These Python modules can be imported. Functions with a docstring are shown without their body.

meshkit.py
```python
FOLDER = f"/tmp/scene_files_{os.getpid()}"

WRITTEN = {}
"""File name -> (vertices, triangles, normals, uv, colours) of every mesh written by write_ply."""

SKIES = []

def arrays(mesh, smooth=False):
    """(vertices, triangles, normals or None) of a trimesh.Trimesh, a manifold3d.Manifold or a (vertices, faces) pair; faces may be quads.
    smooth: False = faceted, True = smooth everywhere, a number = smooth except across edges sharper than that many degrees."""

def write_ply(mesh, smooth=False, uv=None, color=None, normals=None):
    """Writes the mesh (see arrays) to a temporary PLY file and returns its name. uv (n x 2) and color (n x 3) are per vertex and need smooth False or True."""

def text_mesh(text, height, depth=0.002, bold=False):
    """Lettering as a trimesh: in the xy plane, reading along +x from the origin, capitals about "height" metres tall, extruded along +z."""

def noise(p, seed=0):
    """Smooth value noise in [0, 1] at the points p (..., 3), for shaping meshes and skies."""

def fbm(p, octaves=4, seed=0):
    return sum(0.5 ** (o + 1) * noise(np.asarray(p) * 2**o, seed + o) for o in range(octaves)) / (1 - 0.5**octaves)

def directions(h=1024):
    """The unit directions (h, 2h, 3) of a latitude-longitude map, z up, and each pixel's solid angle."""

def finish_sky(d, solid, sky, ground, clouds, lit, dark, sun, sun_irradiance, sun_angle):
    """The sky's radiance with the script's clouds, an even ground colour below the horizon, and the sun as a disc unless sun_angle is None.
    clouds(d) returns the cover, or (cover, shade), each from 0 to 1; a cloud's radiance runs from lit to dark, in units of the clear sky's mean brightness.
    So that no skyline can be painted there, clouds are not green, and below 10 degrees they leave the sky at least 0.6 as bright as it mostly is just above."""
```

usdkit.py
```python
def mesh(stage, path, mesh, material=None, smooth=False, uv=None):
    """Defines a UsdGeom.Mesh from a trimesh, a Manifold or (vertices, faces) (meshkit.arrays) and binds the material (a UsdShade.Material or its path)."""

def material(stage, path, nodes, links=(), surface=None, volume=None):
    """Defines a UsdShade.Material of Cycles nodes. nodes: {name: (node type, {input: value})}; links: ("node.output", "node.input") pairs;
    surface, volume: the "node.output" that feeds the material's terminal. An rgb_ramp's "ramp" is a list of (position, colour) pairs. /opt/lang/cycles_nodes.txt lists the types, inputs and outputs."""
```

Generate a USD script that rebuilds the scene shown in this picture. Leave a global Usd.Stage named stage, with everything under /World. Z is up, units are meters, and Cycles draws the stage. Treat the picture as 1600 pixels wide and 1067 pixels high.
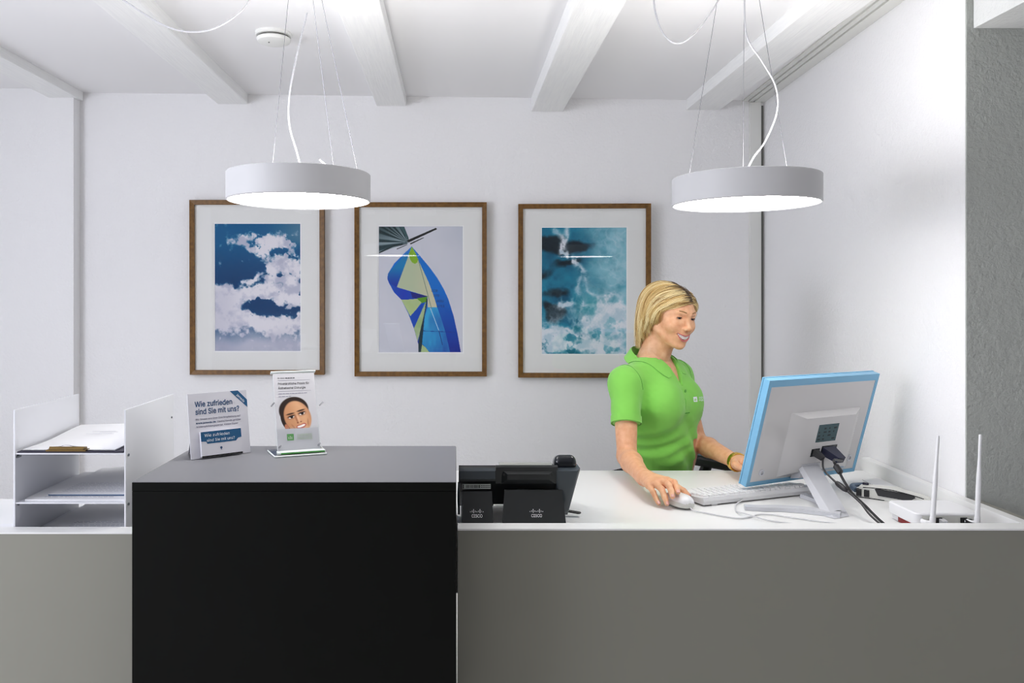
import math
import numpy as np
import trimesh
import meshkit
import usdkit
from shapely import contains_xy
from shapely.geometry import Polygon, Point
from pxr import Gf, Sdf, Usd, UsdGeom, UsdLux, UsdShade, Vt

stage = Usd.Stage.CreateInMemory()
UsdGeom.SetStageUpAxis(stage, UsdGeom.Tokens.z)
UsdGeom.SetStageMetersPerUnit(stage, 1.0)
UsdGeom.Xform.Define(stage, '/World')
UsdGeom.Scope.Define(stage, '/World/Looks')

# ---------------------------------------------------------------- camera, light, exposure
cam = UsdGeom.Camera.Define(stage, '/World/camera')
cam.CreateHorizontalApertureAttr(36.0)
cam.CreateVerticalApertureAttr(36.0 * 1067 / 1600)
cam.CreateFocalLengthAttr(27.9)
cam.CreateHorizontalApertureOffsetAttr(2.0025)
cam.CreateVerticalApertureOffsetAttr(-1.474)
cam.CreateExposureAttr(0.36)
cam.AddTranslateOp().Set(Gf.Vec3d(0, 0, 1.30))
cam.AddRotateXYZOp().Set(Gf.Vec3f(90, 0, 0))

LAMP_DOWN = 8.8          # radiance of the pendant lamps' diffusers
LAMP_UP = 16.0            # radiance of the small upward opening of the pendant lamps


def rect_light(name, pos, look, w, h, color, intensity):
    """Daylight that comes in through a window opening of the room."""
    l = UsdLux.RectLight.Define(stage, '/World/' + name)
    l.CreateWidthAttr(w)
    l.CreateHeightAttr(h)
    l.CreateColorAttr(Gf.Vec3f(*color))
    l.CreateIntensityAttr(intensity)
    z = -np.array(look, float) / np.linalg.norm(look)
    x = np.cross([0, 0, 1.0], z)
    x /= np.linalg.norm(x)
    y = np.cross(z, x)
    m = Gf.Matrix4d(*x, 0, *y, 0, *z, 0, *pos, 1)
    l.AddTransformOp().Set(m)


rect_light('daylight', (-2.86, 0.55, 1.32), (1, 0.12, 0), 1.9, 1.25, (0.87, 0.90, 1.0), 7.2)
rect_light('daylight_staff_side', (-2.86, 2.75, 1.15), (1, 0, 0.1), 1.1, 1.5, (0.84, 0.90, 1.0), 0.3)


# ---------------------------------------------------------------- helpers
def lin(r, g, b):
    c = np.array([r, g, b], float) / 255
    return tuple(np.where(c <= 0.04045, c / 12.92, ((c + 0.055) / 1.055) ** 2.4))


MATS = {}


def mat(name, color, rough=0.5, bump=None, **kw):
    """Principled material; color in sRGB 0..255. bump = (noise scale, strength, distance)."""
    p = {'base_color': lin(*color), 'roughness': rough, **kw}
    nodes = {'p': ('principled_bsdf', p)}
    links = []
    if bump:
        nodes['tc'] = ('geometry', {})
        nodes['n'] = ('noise_texture', {'scale': bump[0], 'detail': 3.0, 'roughness': 0.55})
        nodes['b'] = ('bump', {'strength': bump[1], 'distance': bump[2]})
        links += [('tc.position', 'n.vector'), ('n.fac', 'b.height'), ('b.normal', 'p.normal')]
    MATS[name] = usdkit.material(stage, '/World/Looks/' + name, nodes, links, surface='p.BSDF')
    return MATS[name]


def mat_noise(name, c1, c2, scale, stretch=(1, 1, 1), rough=0.5, bump=0.0, detail=4.0, lo=0.35, hi=0.65, coords='position', **kw):
    """Two-tone noise material; stretch scales the coordinates (wood grain, brushed streaks)."""
    nodes = {'g': ('geometry', {}) if coords == 'position' else ('texture_coordinate', {}), 'm': ('mapping', {'scale': stretch}),
             'n': ('noise_texture', {'scale': scale, 'detail': detail}),
             'r': ('rgb_ramp', {'ramp': [(lo, lin(*c1)), (hi, lin(*c2))]}),
             'p': ('principled_bsdf', {'roughness': rough, **kw})}
    links = [('g.' + coords, 'm.vector'), ('m.vector', 'n.vector'), ('n.fac', 'r.fac'), ('r.color', 'p.base_color')]
    if bump:
        nodes['b'] = ('bump', {'strength': bump, 'distance': 0.001})
        links += [('n.fac', 'b.height'), ('b.normal', 'p.normal')]
    MATS[name] = usdkit.material(stage, '/World/Looks/' + name, nodes, links, surface='p.BSDF')
    return MATS[name]


USED = {}


def numbered(parent, name):
    k = USED.get((parent, name), 0)
    USED[(parent, name)] = k + 1
    return parent + '/' + (name if k == 0 else f'{name}_{k:03d}')


def tag(prim, label=None, cat=None, group=None, kind=None):
    for k, v in (('label', label), ('category', cat), ('group', group), ('kind', kind)):
        if v:
            prim.SetCustomDataByKey(k, v)
    return prim


class Thing:
    """An Xform at the thing's base; parts are added in its local frame (add) or in world coordinates (addw)."""

    def __init__(self, name, label=None, cat=None, loc=(0, 0, 0), rotz=0.0, rot=None, group=None, kind=None):
        self.path = numbered('/World', name)
        x = UsdGeom.Xform.Define(stage, self.path)
        if rot is None:
            c, s = math.cos(rotz), math.sin(rotz)
            rot = np.array([[c, -s, 0], [s, c, 0], [0, 0, 1.0]])
        self.R, self.t = np.asarray(rot, float), np.asarray(loc, float)
        m = np.eye(4)
        m[:3, :3] = self.R.T
        m[3, :3] = self.t
        x.AddTransformOp().Set(Gf.Matrix4d(*m.ravel().tolist()))
        tag(x.GetPrim(), label, cat, group, kind)

    def add(self, name, mesh, m, smooth=30, label=None, under=None, color=None, kind=None):
        path = numbered(under or self.path, name)
        me = usdkit.mesh(stage, path, mesh, MATS[m], smooth)
        if color is not None:
            UsdGeom.PrimvarsAPI(me).CreatePrimvar('print_color', Sdf.ValueTypeNames.Color3fArray, 'vertex').Set(Vt.Vec3fArray.FromNumpy(np.asarray(color, np.float32)))
        tag(me.GetPrim(), label, kind=kind)
        return path

    def addw(self, name, mesh, m, **kw):
        v, f = vf(mesh)
        return self.add(name, ((v - self.t) @ self.R, f), m, **kw)


def struct(name, mesh, m, smooth=30, label=None, cat=None):
    me = usdkit.mesh(stage, numbered('/World', name), mesh, MATS[m], smooth)
    return tag(me.GetPrim(), label, cat, kind='structure')


def vf(mesh):
    if hasattr(mesh, 'to_mesh'):
        m = mesh.to_mesh()
        return np.array(m.vert_properties[:, :3], float), np.array(m.tri_verts)
    if isinstance(mesh, (tuple, list)):
        v, f = np.asarray(mesh[0], float), np.asarray(mesh[1], int)
        if f.shape[1] == 4:
            f = np.vstack([f[:, [0, 1, 2]], f[:, [0, 2, 3]]])
        return v, f
    return np.array(mesh.vertices), np.array(mesh.faces)


def join(*ms):
    vs, fs, n = [], [], 0
    for m in ms:
        v, f = vf(m)
        vs.append(v)
        fs.append(f + n)
        n += len(v)
    return np.vstack(vs), np.vstack(fs)


def move(m, t=(0, 0, 0), R=None):
    v, f = vf(m)
    if R is not None:
        v = v @ np.asarray(R).T
    return v + np.asarray(t, float), f


def frame(m, o, x, y):
    """Puts a mesh drawn in the xy plane (thickness z) at o with axes x, y and x cross y."""
    x, y = np.asarray(x, float), np.asarray(y, float)
    x, y = x / np.linalg.norm(x), y / np.linalg.norm(y)
    v, f = vf(m)
    return np.asarray(o, float) + v @ np.array([x, y, np.cross(x, y)]), f


def rz(a):
    c, s = math.cos(a), math.sin(a)
    return np.array([[c, -s, 0], [s, c, 0], [0, 0, 1.0]])


def rx(a):
    c, s = math.cos(a), math.sin(a)
    return np.array([[1.0, 0, 0], [0, c, -s], [0, s, c]])


def hull(pts):
    h = trimesh.convex.convex_hull(np.asarray(pts, float))
    return np.array(h.vertices), np.array(h.faces)


def box(x0, x1, y0, y1, z0, z1, r=0.0):
    """A box between the bounds, its edges chamfered by r."""
    lo, hi = np.array([x0, y0, z0], float), np.array([x1, y1, z1], float)
    r = min(r, 0.45 * (hi - lo).min())
    if r <= 0:
        m = trimesh.creation.box(hi - lo)
        return np.array(m.vertices) + (lo + hi) / 2, np.array(m.faces)
    pts = []
    for s in np.ndindex(2, 2, 2):
        c = np.where(s, hi, lo)
        d = np.where(s, -r, r)
        for k in range(3):
            q = c + d
            q[k] = c[k]
            pts.append(q)
            q2 = c + d * 0.3
            pts.append(q2)
    return hull(pts)


def rounded(w, d, h, rc, r=0.002, seg=6):
    """A slab w x d x h centred in xy, standing on z=0, with plan corners of radius rc and soft top and bottom edges r."""
    pts = []
    for sx, sy, a0 in ((1, 1, 0), (-1, 1, 90), (-1, -1, 180), (1, -1, 270)):
        for k in range(seg + 1):
            a = math.radians(a0 + 90 * k / seg)
            for (rr, zz) in ((rc - r, 0), (rc, r), (rc, h - r), (rc - r, h)):
                pts.append((sx * (w / 2 - rc) + rr * math.cos(a), sy * (d / 2 - rc) + rr * math.sin(a), zz))
    return hull(pts)


def prism(poly, z0, z1):
    m = trimesh.creation.extrude_polygon(Polygon(poly) if not isinstance(poly, Polygon) else poly, z1 - z0, engine='earcut')
    return np.array(m.vertices) + [0, 0, z0], np.array(m.faces)


def lathe(profile, n=48):
    m = trimesh.creation.revolve(np.asarray(profile, float), sections=n)
    return np.array(m.vertices), np.array(m.faces)


def catmull(pts, n=8):
    p = np.asarray(pts, float)
    p = np.vstack([2 * p[0] - p[1], p, 2 * p[-1] - p[-2]])
    out = []
    for i in range(1, len(p) - 2):
        t = np.linspace(0, 1, n, endpoint=False)[:, None]
        a, b, c, d = p[i - 1:i + 3]
        out.append(0.5 * (2 * b + (c - a) * t + (2 * a - 5 * b + 4 * c - d) * t ** 2 + (3 * b - a - 3 * c + d) * t ** 3))
    out.append(p[-2][None])
    return np.vstack(out)


def tube(pts, r, sides=8, curve=8, closed_ends=True):
    """A smooth round tube through pts; r is a radius or one radius per point of pts."""
    P = np.asarray(pts, float)
    rr = np.broadcast_to(np.asarray(r, float), (len(P),))
    if curve:
        C = catmull(np.hstack([P, rr[:, None]]), curve)
        P, rr = C[:, :3], C[:, 3]
    T = np.gradient(P, axis=0)
    T /= np.linalg.norm(T, axis=1, keepdims=True) + 1e-12
    a = np.cross(T[0], [0, 0, 1.0] if abs(T[0, 2]) < 0.9 else [1.0, 0, 0])
    A = []
    for t in T:
        a = a - t * (a @ t)
        a = a / np.linalg.norm(a)
        A.append(a)
    A = np.array(A)
    B = np.cross(T, A)
    ang = np.arange(sides) * 2 * np.pi / sides
    v = P[:, None] + rr[:, None, None] * (np.cos(ang)[None, :, None] * A[:, None] + np.sin(ang)[None, :, None] * B[:, None])
    n, f = len(P), []
    i, j = np.meshgrid(np.arange(n - 1), np.arange(sides), indexing='ij')
    q = np.stack([i * sides + j, i * sides + (j + 1) % sides, (i + 1) * sides + (j + 1) % sides, (i + 1) * sides + j], -1).reshape(-1, 4)
    f = np.vstack([q[:, [0, 1, 2]], q[:, [0, 2, 3]]])
    v = v.reshape(-1, 3)
    if closed_ends:
        k = len(v)
        v = np.vstack([v, P[0], P[-1]])
        e0 = [(k, (s + 1) % sides, s) for s in range(sides)]
        o = (n - 1) * sides
        e1 = [(k + 1, o + s, o + (s + 1) % sides) for s in range(sides)]
        f = np.vstack([f, e0, e1])
    return v, f


def text(s, h, o, x, y, depth=0.0003, bold=False, center=False, width=None):
    """Lettering with capitals h tall, starting (or centred) at o, along x, upright along y; squeezed to width if given."""
    v, f = vf(meshkit.text_mesh(s, h, depth, bold))
    w = v[:, 0].max()
    if width:
        v[:, 0] *= width / w
        w = width
    if center:
        v[:, 0] -= w / 2
    return frame((v, f), o, x, y)


def paint_grid(w, h, nx, nz, color):
    """A flat print w x h in the xz plane facing -y, centred; color(s, t) with s to the right and t down in 0..1 gives sRGB 0..1."""
    s, t = np.meshgrid(np.linspace(0, 1, nx), np.linspace(0, 1, nz), indexing='ij')
    v = np.stack([(s - 0.5) * w, np.zeros_like(s), (0.5 - t) * h], -1).reshape(-1, 3)
    i, j = np.meshgrid(np.arange(nx - 1), np.arange(nz - 1), indexing='ij')
    a = i * nz + j
    q = np.stack([a, a + 1, a + nz + 1, a + nz], -1).reshape(-1, 4)
    c = np.clip(color(s.ravel(), t.ravel()), 0, 1)
    c = np.where(c <= 0.04045, c / 12.92, ((c + 0.055) / 1.055) ** 2.4)
    return (v, q), c


def sm(e0, e1, x):
    t = np.clip((x - e0) / (e1 - e0), 0, 1)
    return t * t * (3 - 2 * t)


def mixc(a, b, t):
    return np.asarray(a) * (1 - t)[:, None] + np.asarray(b) * t[:, None]


# ---------------------------------------------------------------- materials
def wall_material(name, color, scale=85.0, strength=0.8, dist=0.004):
    nodes = {'g': ('geometry', {}),
             'n': ('noise_texture', {'scale': scale, 'detail': 2.5, 'roughness': 0.6}),
             'v': ('noise_texture', {'scale': scale * 0.33, 'detail': 2.0}),
             'a': ('mix_float', {'fac': 0.35}),
             'b': ('bump', {'strength': strength, 'distance': dist}),
             'p': ('principled_bsdf', {'base_color': lin(*color), 'roughness': 0.75, 'specular_ior_level': 0.3})}
    MATS[name] = usdkit.material(stage, '/World/Looks/' + name, nodes, [
        ('g.position', 'n.vector'), ('g.position', 'v.vector'), ('n.fac', 'a.a'), ('v.fac', 'a.b'), ('a.result', 'b.height'), ('b.normal', 'p.normal')], surface='p.BSDF')


wall_material('woodchip_wall', (245, 244, 245))
wall_material('ceiling_paint', (248, 247, 248), 90.0, 0.12, 0.001)
mat_noise('beam_paint', (245, 245, 245), (250, 250, 249), 14, (9, 0.5, 9), rough=0.55, bump=0.9, detail=3)
mat('trim_paint', (232, 232, 228), 0.5)
mat('gap_shade_paint', (95, 95, 90), 0.8)  # dark colour painted on a solid strip for the shade of a narrow gap
mat_noise('floor_lino', (226, 222, 216), (234, 230, 224), 40, rough=0.4)
mat('white_laminate', (240, 240, 239), 0.32, bump=(900, 0.05, 0.0003))
mat('front_laminate', (140, 139, 129), 0.45, bump=(700, 0.06, 0.0004))
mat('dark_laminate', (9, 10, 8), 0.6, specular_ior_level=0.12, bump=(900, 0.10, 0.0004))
mat('dark_top', (122, 122, 126), 0.42, bump=(900, 0.10, 0.0004))  # block top: grazing reflection put into the colour as a lighter grey
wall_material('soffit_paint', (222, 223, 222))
wall_material('rear_paint', (160, 154, 146))
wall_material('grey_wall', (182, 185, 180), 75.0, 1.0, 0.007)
mat('lamp_white', (208, 208, 210), 0.5)
mat('wire_steel', (150, 150, 155), 0.35, metallic=0.9)
mat('clear_cord', (205, 205, 210), 0.25)
mat('grip_metal', (70, 72, 78), 0.4, metallic=0.8)
MATS['diffuser'] = usdkit.material(stage, '/World/Looks/diffuser', {'e': ('emission', {'color': (1.0, 0.985, 0.96), 'strength': LAMP_DOWN})}, surface='e.emission')
MATS['up_light'] = usdkit.material(stage, '/World/Looks/up_light', {'e': ('emission', {'color': (1.0, 0.985, 0.96), 'strength': LAMP_UP})}, surface='e.emission')
mat('detector_white', (235, 235, 232), 0.45)
mat('detector_slot', (120, 120, 116), 0.7)
mat_noise('frame_wood', (100, 66, 18), (124, 86, 32), 60, (1, 1, 1), rough=0.45, bump=0.1, detail=6, coords='object')
mat('mat_board', (240, 240, 238), 0.8)
mat('mat_bevel', (250, 250, 250), 0.8)
MATS['printed'] = usdkit.material(stage, '/World/Looks/printed', {'a': ('attribute', {'attribute': 'print_color'}), 'p': ('principled_bsdf', {'roughness': 0.6, 'specular_ior_level': 0.2})},
                                  [('a.color', 'p.base_color')], surface='p.BSDF')


def clear_sheet(name, tint, rough, base, top):
    """Clear pane: light passes straight, with a reflection that grows towards grazing view on both faces."""
    MATS[name] = usdkit.material(stage, '/World/Looks/' + name, {
        't': ('transparent_bsdf', {'color': tint}), 'g': ('glossy_bsdf', {'color': (1, 1, 1), 'roughness': rough}), 'l': ('layer_weight', {'blend': 0.5}),
        'w': ('math', {'math_type': 'power', 'value2': 5.0}), 'a': ('math', {'math_type': 'multiply_add', 'value2': top, 'value3': base}), 'm': ('mix_closure', {})},
        [('l.facing', 'w.value1'), ('w.value', 'a.value1'), ('a.value', 'm.fac'), ('t.BSDF', 'm.closure1'), ('g.BSDF', 'm.closure2')], surface='m.closure')


clear_sheet('pane', (1, 1, 1), 0.0, 0.030, 0.6)
clear_sheet('acrylic', (0.985, 0.992, 0.99), 0.03, 0.03, 0.7)
mat('acrylic_edge', (232, 238, 236), 0.2)
mat('paper', (236, 236, 238), 0.8)
mat('card_white', (222, 221, 228), 0.6)
mat('ink_blue', (14, 84, 128), 0.6)
mat('ink_navy', (42, 76, 116), 0.6)
mat('ink_grey', (128, 126, 146), 0.7)
mat('ink_faint', (176, 176, 190), 0.7)
mat('ink_dark', (62, 60, 66), 0.7)
mat('ink_white', (235, 240, 245), 0.6)
mat('ink_green', (70, 150, 62), 0.6)
mat('ink_pale_green', (172, 192, 160), 0.6)
mat('ink_sail', (2, 20, 70), 0.6)
mat('black_card', (20, 20, 22), 0.6)
mat('tray_white', (228, 229, 234), 0.35)
mat('bolt_steel', (120, 125, 130), 0.35, metallic=0.9)
mat('clipboard_navy', (28, 24, 48), 0.45)
mat('brass', (120, 98, 60), 0.35, metallic=0.9)
mat('bright_steel', (200, 200, 205), 0.2, metallic=1.0)
mat('phone_black', (26, 30, 31), 0.42)
mat('phone_grey', (58, 66, 72), 0.38)
mat('phone_silver', (176, 178, 172), 0.35, metallic=0.3)
mat('phone_gloss', (24, 28, 34), 0.12)
mat('phone_label', (170, 176, 172), 0.6)
mat('monitor_blue', (126, 186, 222), 0.3)
mat('monitor_white', (214, 212, 212), 0.12)
mat('monitor_silver', (205, 206, 212), 0.3)
mat('screen_dark', (30, 34, 40), 0.15)
mat('label_teal', (52, 84, 90), 0.5)
mat('label_ink', (24, 40, 46), 0.6)
mat('cable_black', (22, 20, 24), 0.45)
mat('plug_navy', (24, 28, 58), 0.4)
mat('key_white', (232, 232, 233), 0.45)
mat('case_white', (222, 222, 224), 0.4)
mat('plastic_white', (236, 236, 238), 0.3)
mat('rubber_black', (24, 24, 26), 0.5)
mat('cord_white', (205, 205, 208), 0.4)
mat('red_card', (140, 34, 36), 0.5)
mat('cream_plastic', (214, 214, 208), 0.4)
mat('ridge_blue', (88, 104, 124), 0.4)
mat('chair_fabric', (34, 36, 42), 0.85)
mat('chair_plastic', (30, 31, 34), 0.5)
mat('chair_pad', (86, 104, 112), 0.6)

# ---------------------------------------------------------------- the room
BACK = 3.65
struct('floor', box(-3.0, 2.6, -2.3, 3.9, -0.1, 0.0), 'floor_lino')


def ceil_z(x):
    return 2.251 - 0.012 * (x + 1.622)


xs = (-3.0, 2.6)
cv = [(x, y, ceil_z(x) + d) for d in (0, 0.12) for x in xs for y in (-2.3, 3.9)]
struct('ceiling', hull(cv), 'ceiling_paint')
struct('wall_back', box(-1.725, 1.60, BACK, BACK + 0.12, 0, 2.45), 'woodchip_wall')
struct('wall_back_pier', box(-3.0, -1.725, BACK - 0.06, BACK + 0.12, 0, 2.45, 0.004), 'woodchip_wall', label='wall pier standing forward at the left end of the back wall')
# right wall, a little out of square, ending at an outer corner
struct('wall_right', prism([(1.345, 2.092), (1.421, BACK), (1.60, BACK), (1.60, 2.20), (1.50, 2.092)], 0, 2.45), 'woodchip_wall')
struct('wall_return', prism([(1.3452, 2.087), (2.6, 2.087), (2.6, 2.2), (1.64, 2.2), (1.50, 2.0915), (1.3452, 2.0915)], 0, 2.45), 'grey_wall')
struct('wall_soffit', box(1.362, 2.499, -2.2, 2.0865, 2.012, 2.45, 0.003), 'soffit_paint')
struct('wall_right_rear', box(2.5, 2.6, -2.3, 2.09, 0, 2.45), 'woodchip_wall')
WY0, WY1, WZ0, WZ1 = -0.42, 1.52, 0.80, 2.10      # window in the left wall, out of frame
struct('wall_left', join(box(-3.0, -2.9, -2.3, WY0, 0, 2.45), box(-3.0, -2.9, WY1, 2.18, 0, 2.45), box(-3.0, -2.9, 3.32, 3.9, 0, 2.45), box(-3.0, -2.9, 2.18, 3.32, 0, 0.38), box(-3.0, -2.9, 2.18, 3.32, 1.92, 2.45), box(-3.0, -2.9, WY0, WY1, 0, WZ0), box(-3.0, -2.9, WY0, WY1, WZ1, 2.45)), 'woodchip_wall')
struct('window_1', box(-3.0, -2.97, WY0, WY1, WZ0, WZ1), 'trim_paint')
struct('window_2', box(-3.0, -2.97, 2.18, 3.32, 0.38, 1.92), 'trim_paint')
struct('wall_front', box(-3.0, 2.6, -2.3, -2.2, 0, 2.45), 'rear_paint')
# ceiling beams and the boxed-in cornice along the right wall
for n, (x0, x1, zb) in enumerate(((-1.842, -1.708, 2.213), (-1.092, -0.951, 2.198), (-0.362, -0.2237, 2.189), (0.350, 0.4975, 2.1625), (1.0626, 1.2187, 2.171)), 1):
    struct(f'trim_{n}', box(x0, x1, -2.2, BACK, zb, 2.30, 0.006), 'beam_paint', label='white painted timber ceiling beam')


def along_right(x_in, x_out, z0, z1, y0=-2.2):
    """A strip that follows the right wall; x_in and x_out are distances from the wall face."""
    f = lambda y: 1.345 + (y - 2.092) * 0.0488
    pts = [(f(2.10) - x_in, 2.10), (f(BACK) - x_in, BACK), (f(BACK) + x_out, BACK), (f(2.10) + x_out, 2.10)]
    if y0 < 2.0:
        pts = [(f(y0) - x_in, y0), (f(BACK) - x_in, BACK), (f(BACK) + x_out, BACK), (f(y0) + x_out, y0)]
    return prism(pts, z0, z1)


struct('trim_6', along_right(0.046, 0.0, 2.205, 2.30, 1.6), 'trim_paint', label='narrow white cornice board along the right wall')
struct('trim_7', along_right(0.072, -0.052, 2.208, 2.30, 1.6), 'trim_paint')
struct('trim_8', along_right(0.098, -0.078, 2.211, 2.30, 1.6), 'trim_paint')
struct('trim_9', box(1.352, 1.405, BACK - 0.012, BACK + 0.01, 0, 2.206, 0.003), 'trim_paint', label='flat white post in the corner of back and right wall')
struct('trim_10', box(1.4055, 1.4145, BACK - 0.008, BACK + 0.01, 0, 2.19), 'gap_shade_paint', label='dark painted strip in place of the shaded gap beside the corner post')
struct('baseboard_back', box(-1.725, 1.41, BACK - 0.014, BACK, 0, 0.07, 0.003), 'trim_paint')

# smoke detector
T = Thing('smoke_detector', 'round white smoke detector on the ceiling between two beams', 'smoke detector', (-0.64, 2.80, ceil_z(-0.64)))
T.add('base_plate', lathe([(0, 0.002), (0.064, 0.002), (0.064, -0.008), (0.060, -0.011), (0, -0.011)]), 'detector_white')
T.add('vent_ring', lathe([(0, -0.010), (0.052, -0.010), (0.052, -0.019), (0, -0.019)]), 'detector_slot', label='grey slotted ring')
T.add('cover', lathe([(0, -0.0185), (0.058, -0.0185), (0.060, -0.021), (0.056, -0.031), (0.040, -0.037), (0, -0.038)]), 'detector_white')
T.add('indicator_light', move(lathe([(0, 0), (0.003, 0), (0.003, -0.002), (0, -0.003)], 12), (-0.012, -0.020, -0.0375)), 'detector_slot')


# ---------------------------------------------------------------- pendant lamps
def pendant(label, x, z, wires, cord, swag, R=0.186, H=0.072, y=2.08):
    T = Thing('pendant_lamp', label, 'lamp', (x, y, z), group='pendant lamps over the counter')
    n = 96
    T.add('housing', lathe([(R - 0.006, 0.004), (R - 0.003, 0.0), (R, 0.002), (R, H - 0.002), (R - 0.002, H), (0.142, H), (0.142, H - 0.010), (0, H - 0.010), (0, H - 0.014), (R - 0.008, H - 0.014), (R - 0.006, 0.004)], n), 'lamp_white')
    T.add('diffuser', lathe([(0, 0.0035), (R - 0.0062, 0.0035), (R - 0.0062, 0.0075), (0, 0.0075)], n), 'diffuser', label='glowing white round diffuser')
    T.add('upper_light', lathe([(0, H - 0.0085), (0.141, H - 0.0085), (0.141, H - 0.0065), (0, H - 0.0065)], 64), 'up_light')
    for a, top in wires:
        p = np.array([(R - 0.03) * math.cos(a), (R - 0.03) * math.sin(a), H])
        T.add('gripper', tube([p - [0, 0, 0.002], p + [0, 0, 0.016]], 0.0028, 10, 0), 'grip_metal')
        T.add('suspension_wire', tube([p + [0, 0, 0.01], np.array(top) - T.t], 0.0007, 6, 0), 'wire_steel')
    for c in cord:
        T.add('power_cord', tube(np.array(c) - T.t, 0.0024, 8), 'clear_cord')
    T.add('swag_cord', tube(np.array(swag) - T.t, 0.0024, 8), 'clear_cord', label='slack cord looping below the ceiling')
    tops = np.array([w[1] for w in wires])
    c = tops.mean(0) - T.t
    cz = ceil_z(tops.mean(0)[0]) - z
    T.add('ceiling_rose', move(lathe([(0, 0), (0.05, 0), (0.05, -0.018), (0.045, -0.022), (0, -0.022)], 40), (c[0], c[1], cz)), 'lamp_white')


zl = 2.232
pendant('white drum pendant lamp hanging before the cloud picture', -0.4085, 1.5565,
        [(math.radians(130), (-0.428, 2.10, zl)), (math.radians(62), (-0.392, 2.09, zl)), (math.radians(18), (-0.380, 2.08, zl)), ],
        [[(-0.3875, 2.080, 2.0515), (-0.4160, 2.080, 1.9341), (-0.4345, 2.080, 1.8334), (-0.4365, 2.090, 1.7601), (-0.4240, 2.120, 1.6984), (-0.4215, 2.160, 1.6658)],
         [(-0.3607, 2.120, 1.6727), (-0.3466, 2.160, 1.6623)]],
        [(-0.42, 2.08, zl), (-0.5182, 2.100, 2.1298), (-0.5640, 2.100, 2.0655), (-0.6283, 2.100, 2.0215), (-0.6910, 2.100, 2.0079), (-0.7604, 2.100, 2.0215), (-0.8400, 2.100, 2.0672), (-0.9501, 2.100, 2.1468), (-1.0348, 2.100, 2.2281)])
zr = 2.215
pendant('white drum pendant lamp hanging above the monitor', 0.7605, 1.5480,
        [(math.radians(140), (0.714, 2.10, zr)), (math.radians(72), (0.762, 2.09, zr)), (math.radians(25), (0.776, 2.08, zr))],
        [[(0.7632, 2.080, 2.1354), (0.7582, 2.080, 2.0683), (0.7666, 2.080, 1.9844), (0.8035, 2.080, 1.9257), (0.8404, 2.080, 1.8586), (0.8478, 2.090, 1.7938), (0.8253, 2.110, 1.7220), (0.8022, 2.130, 1.6831), (0.7961, 2.160, 1.6554)]],
        [(0.75, 2.08, zr), (0.7198, 2.100, 2.1366), (0.6893, 2.100, 2.0790), (0.6503, 2.100, 2.0215), (0.6114, 2.100, 1.9859), (0.5809, 2.100, 1.9791), (0.5504, 2.100, 2.0045), (0.5301, 2.100, 2.0587), (0.5233, 2.100, 2.1265), (0.5148, 2.100, 2.2348)])


# ---------------------------------------------------------------- framed pictures
def polys(layers, s, t, base, soft=0.004):
    c = np.array(base, float)
    for pts, col in layers:
        m = contains_xy(Polygon(pts).buffer(0), s, t)
        col = np.asarray(col(s[m], t[m]) if callable(col) else np.broadcast_to(col, (m.sum(), 3)), float)
        c[m] = col / 255
    return c


def fb(s, t, k, seed, o=5):
    return meshkit.fbm(np.stack([s * k, t * k * 1.5, np.full_like(s, 3.7)], -1), o, seed)


def blob(s, t, cs, ct, rs, rt):
    return np.exp(-(((s - cs) / rs) ** 2 + ((t - ct) / rt) ** 2))


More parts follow.
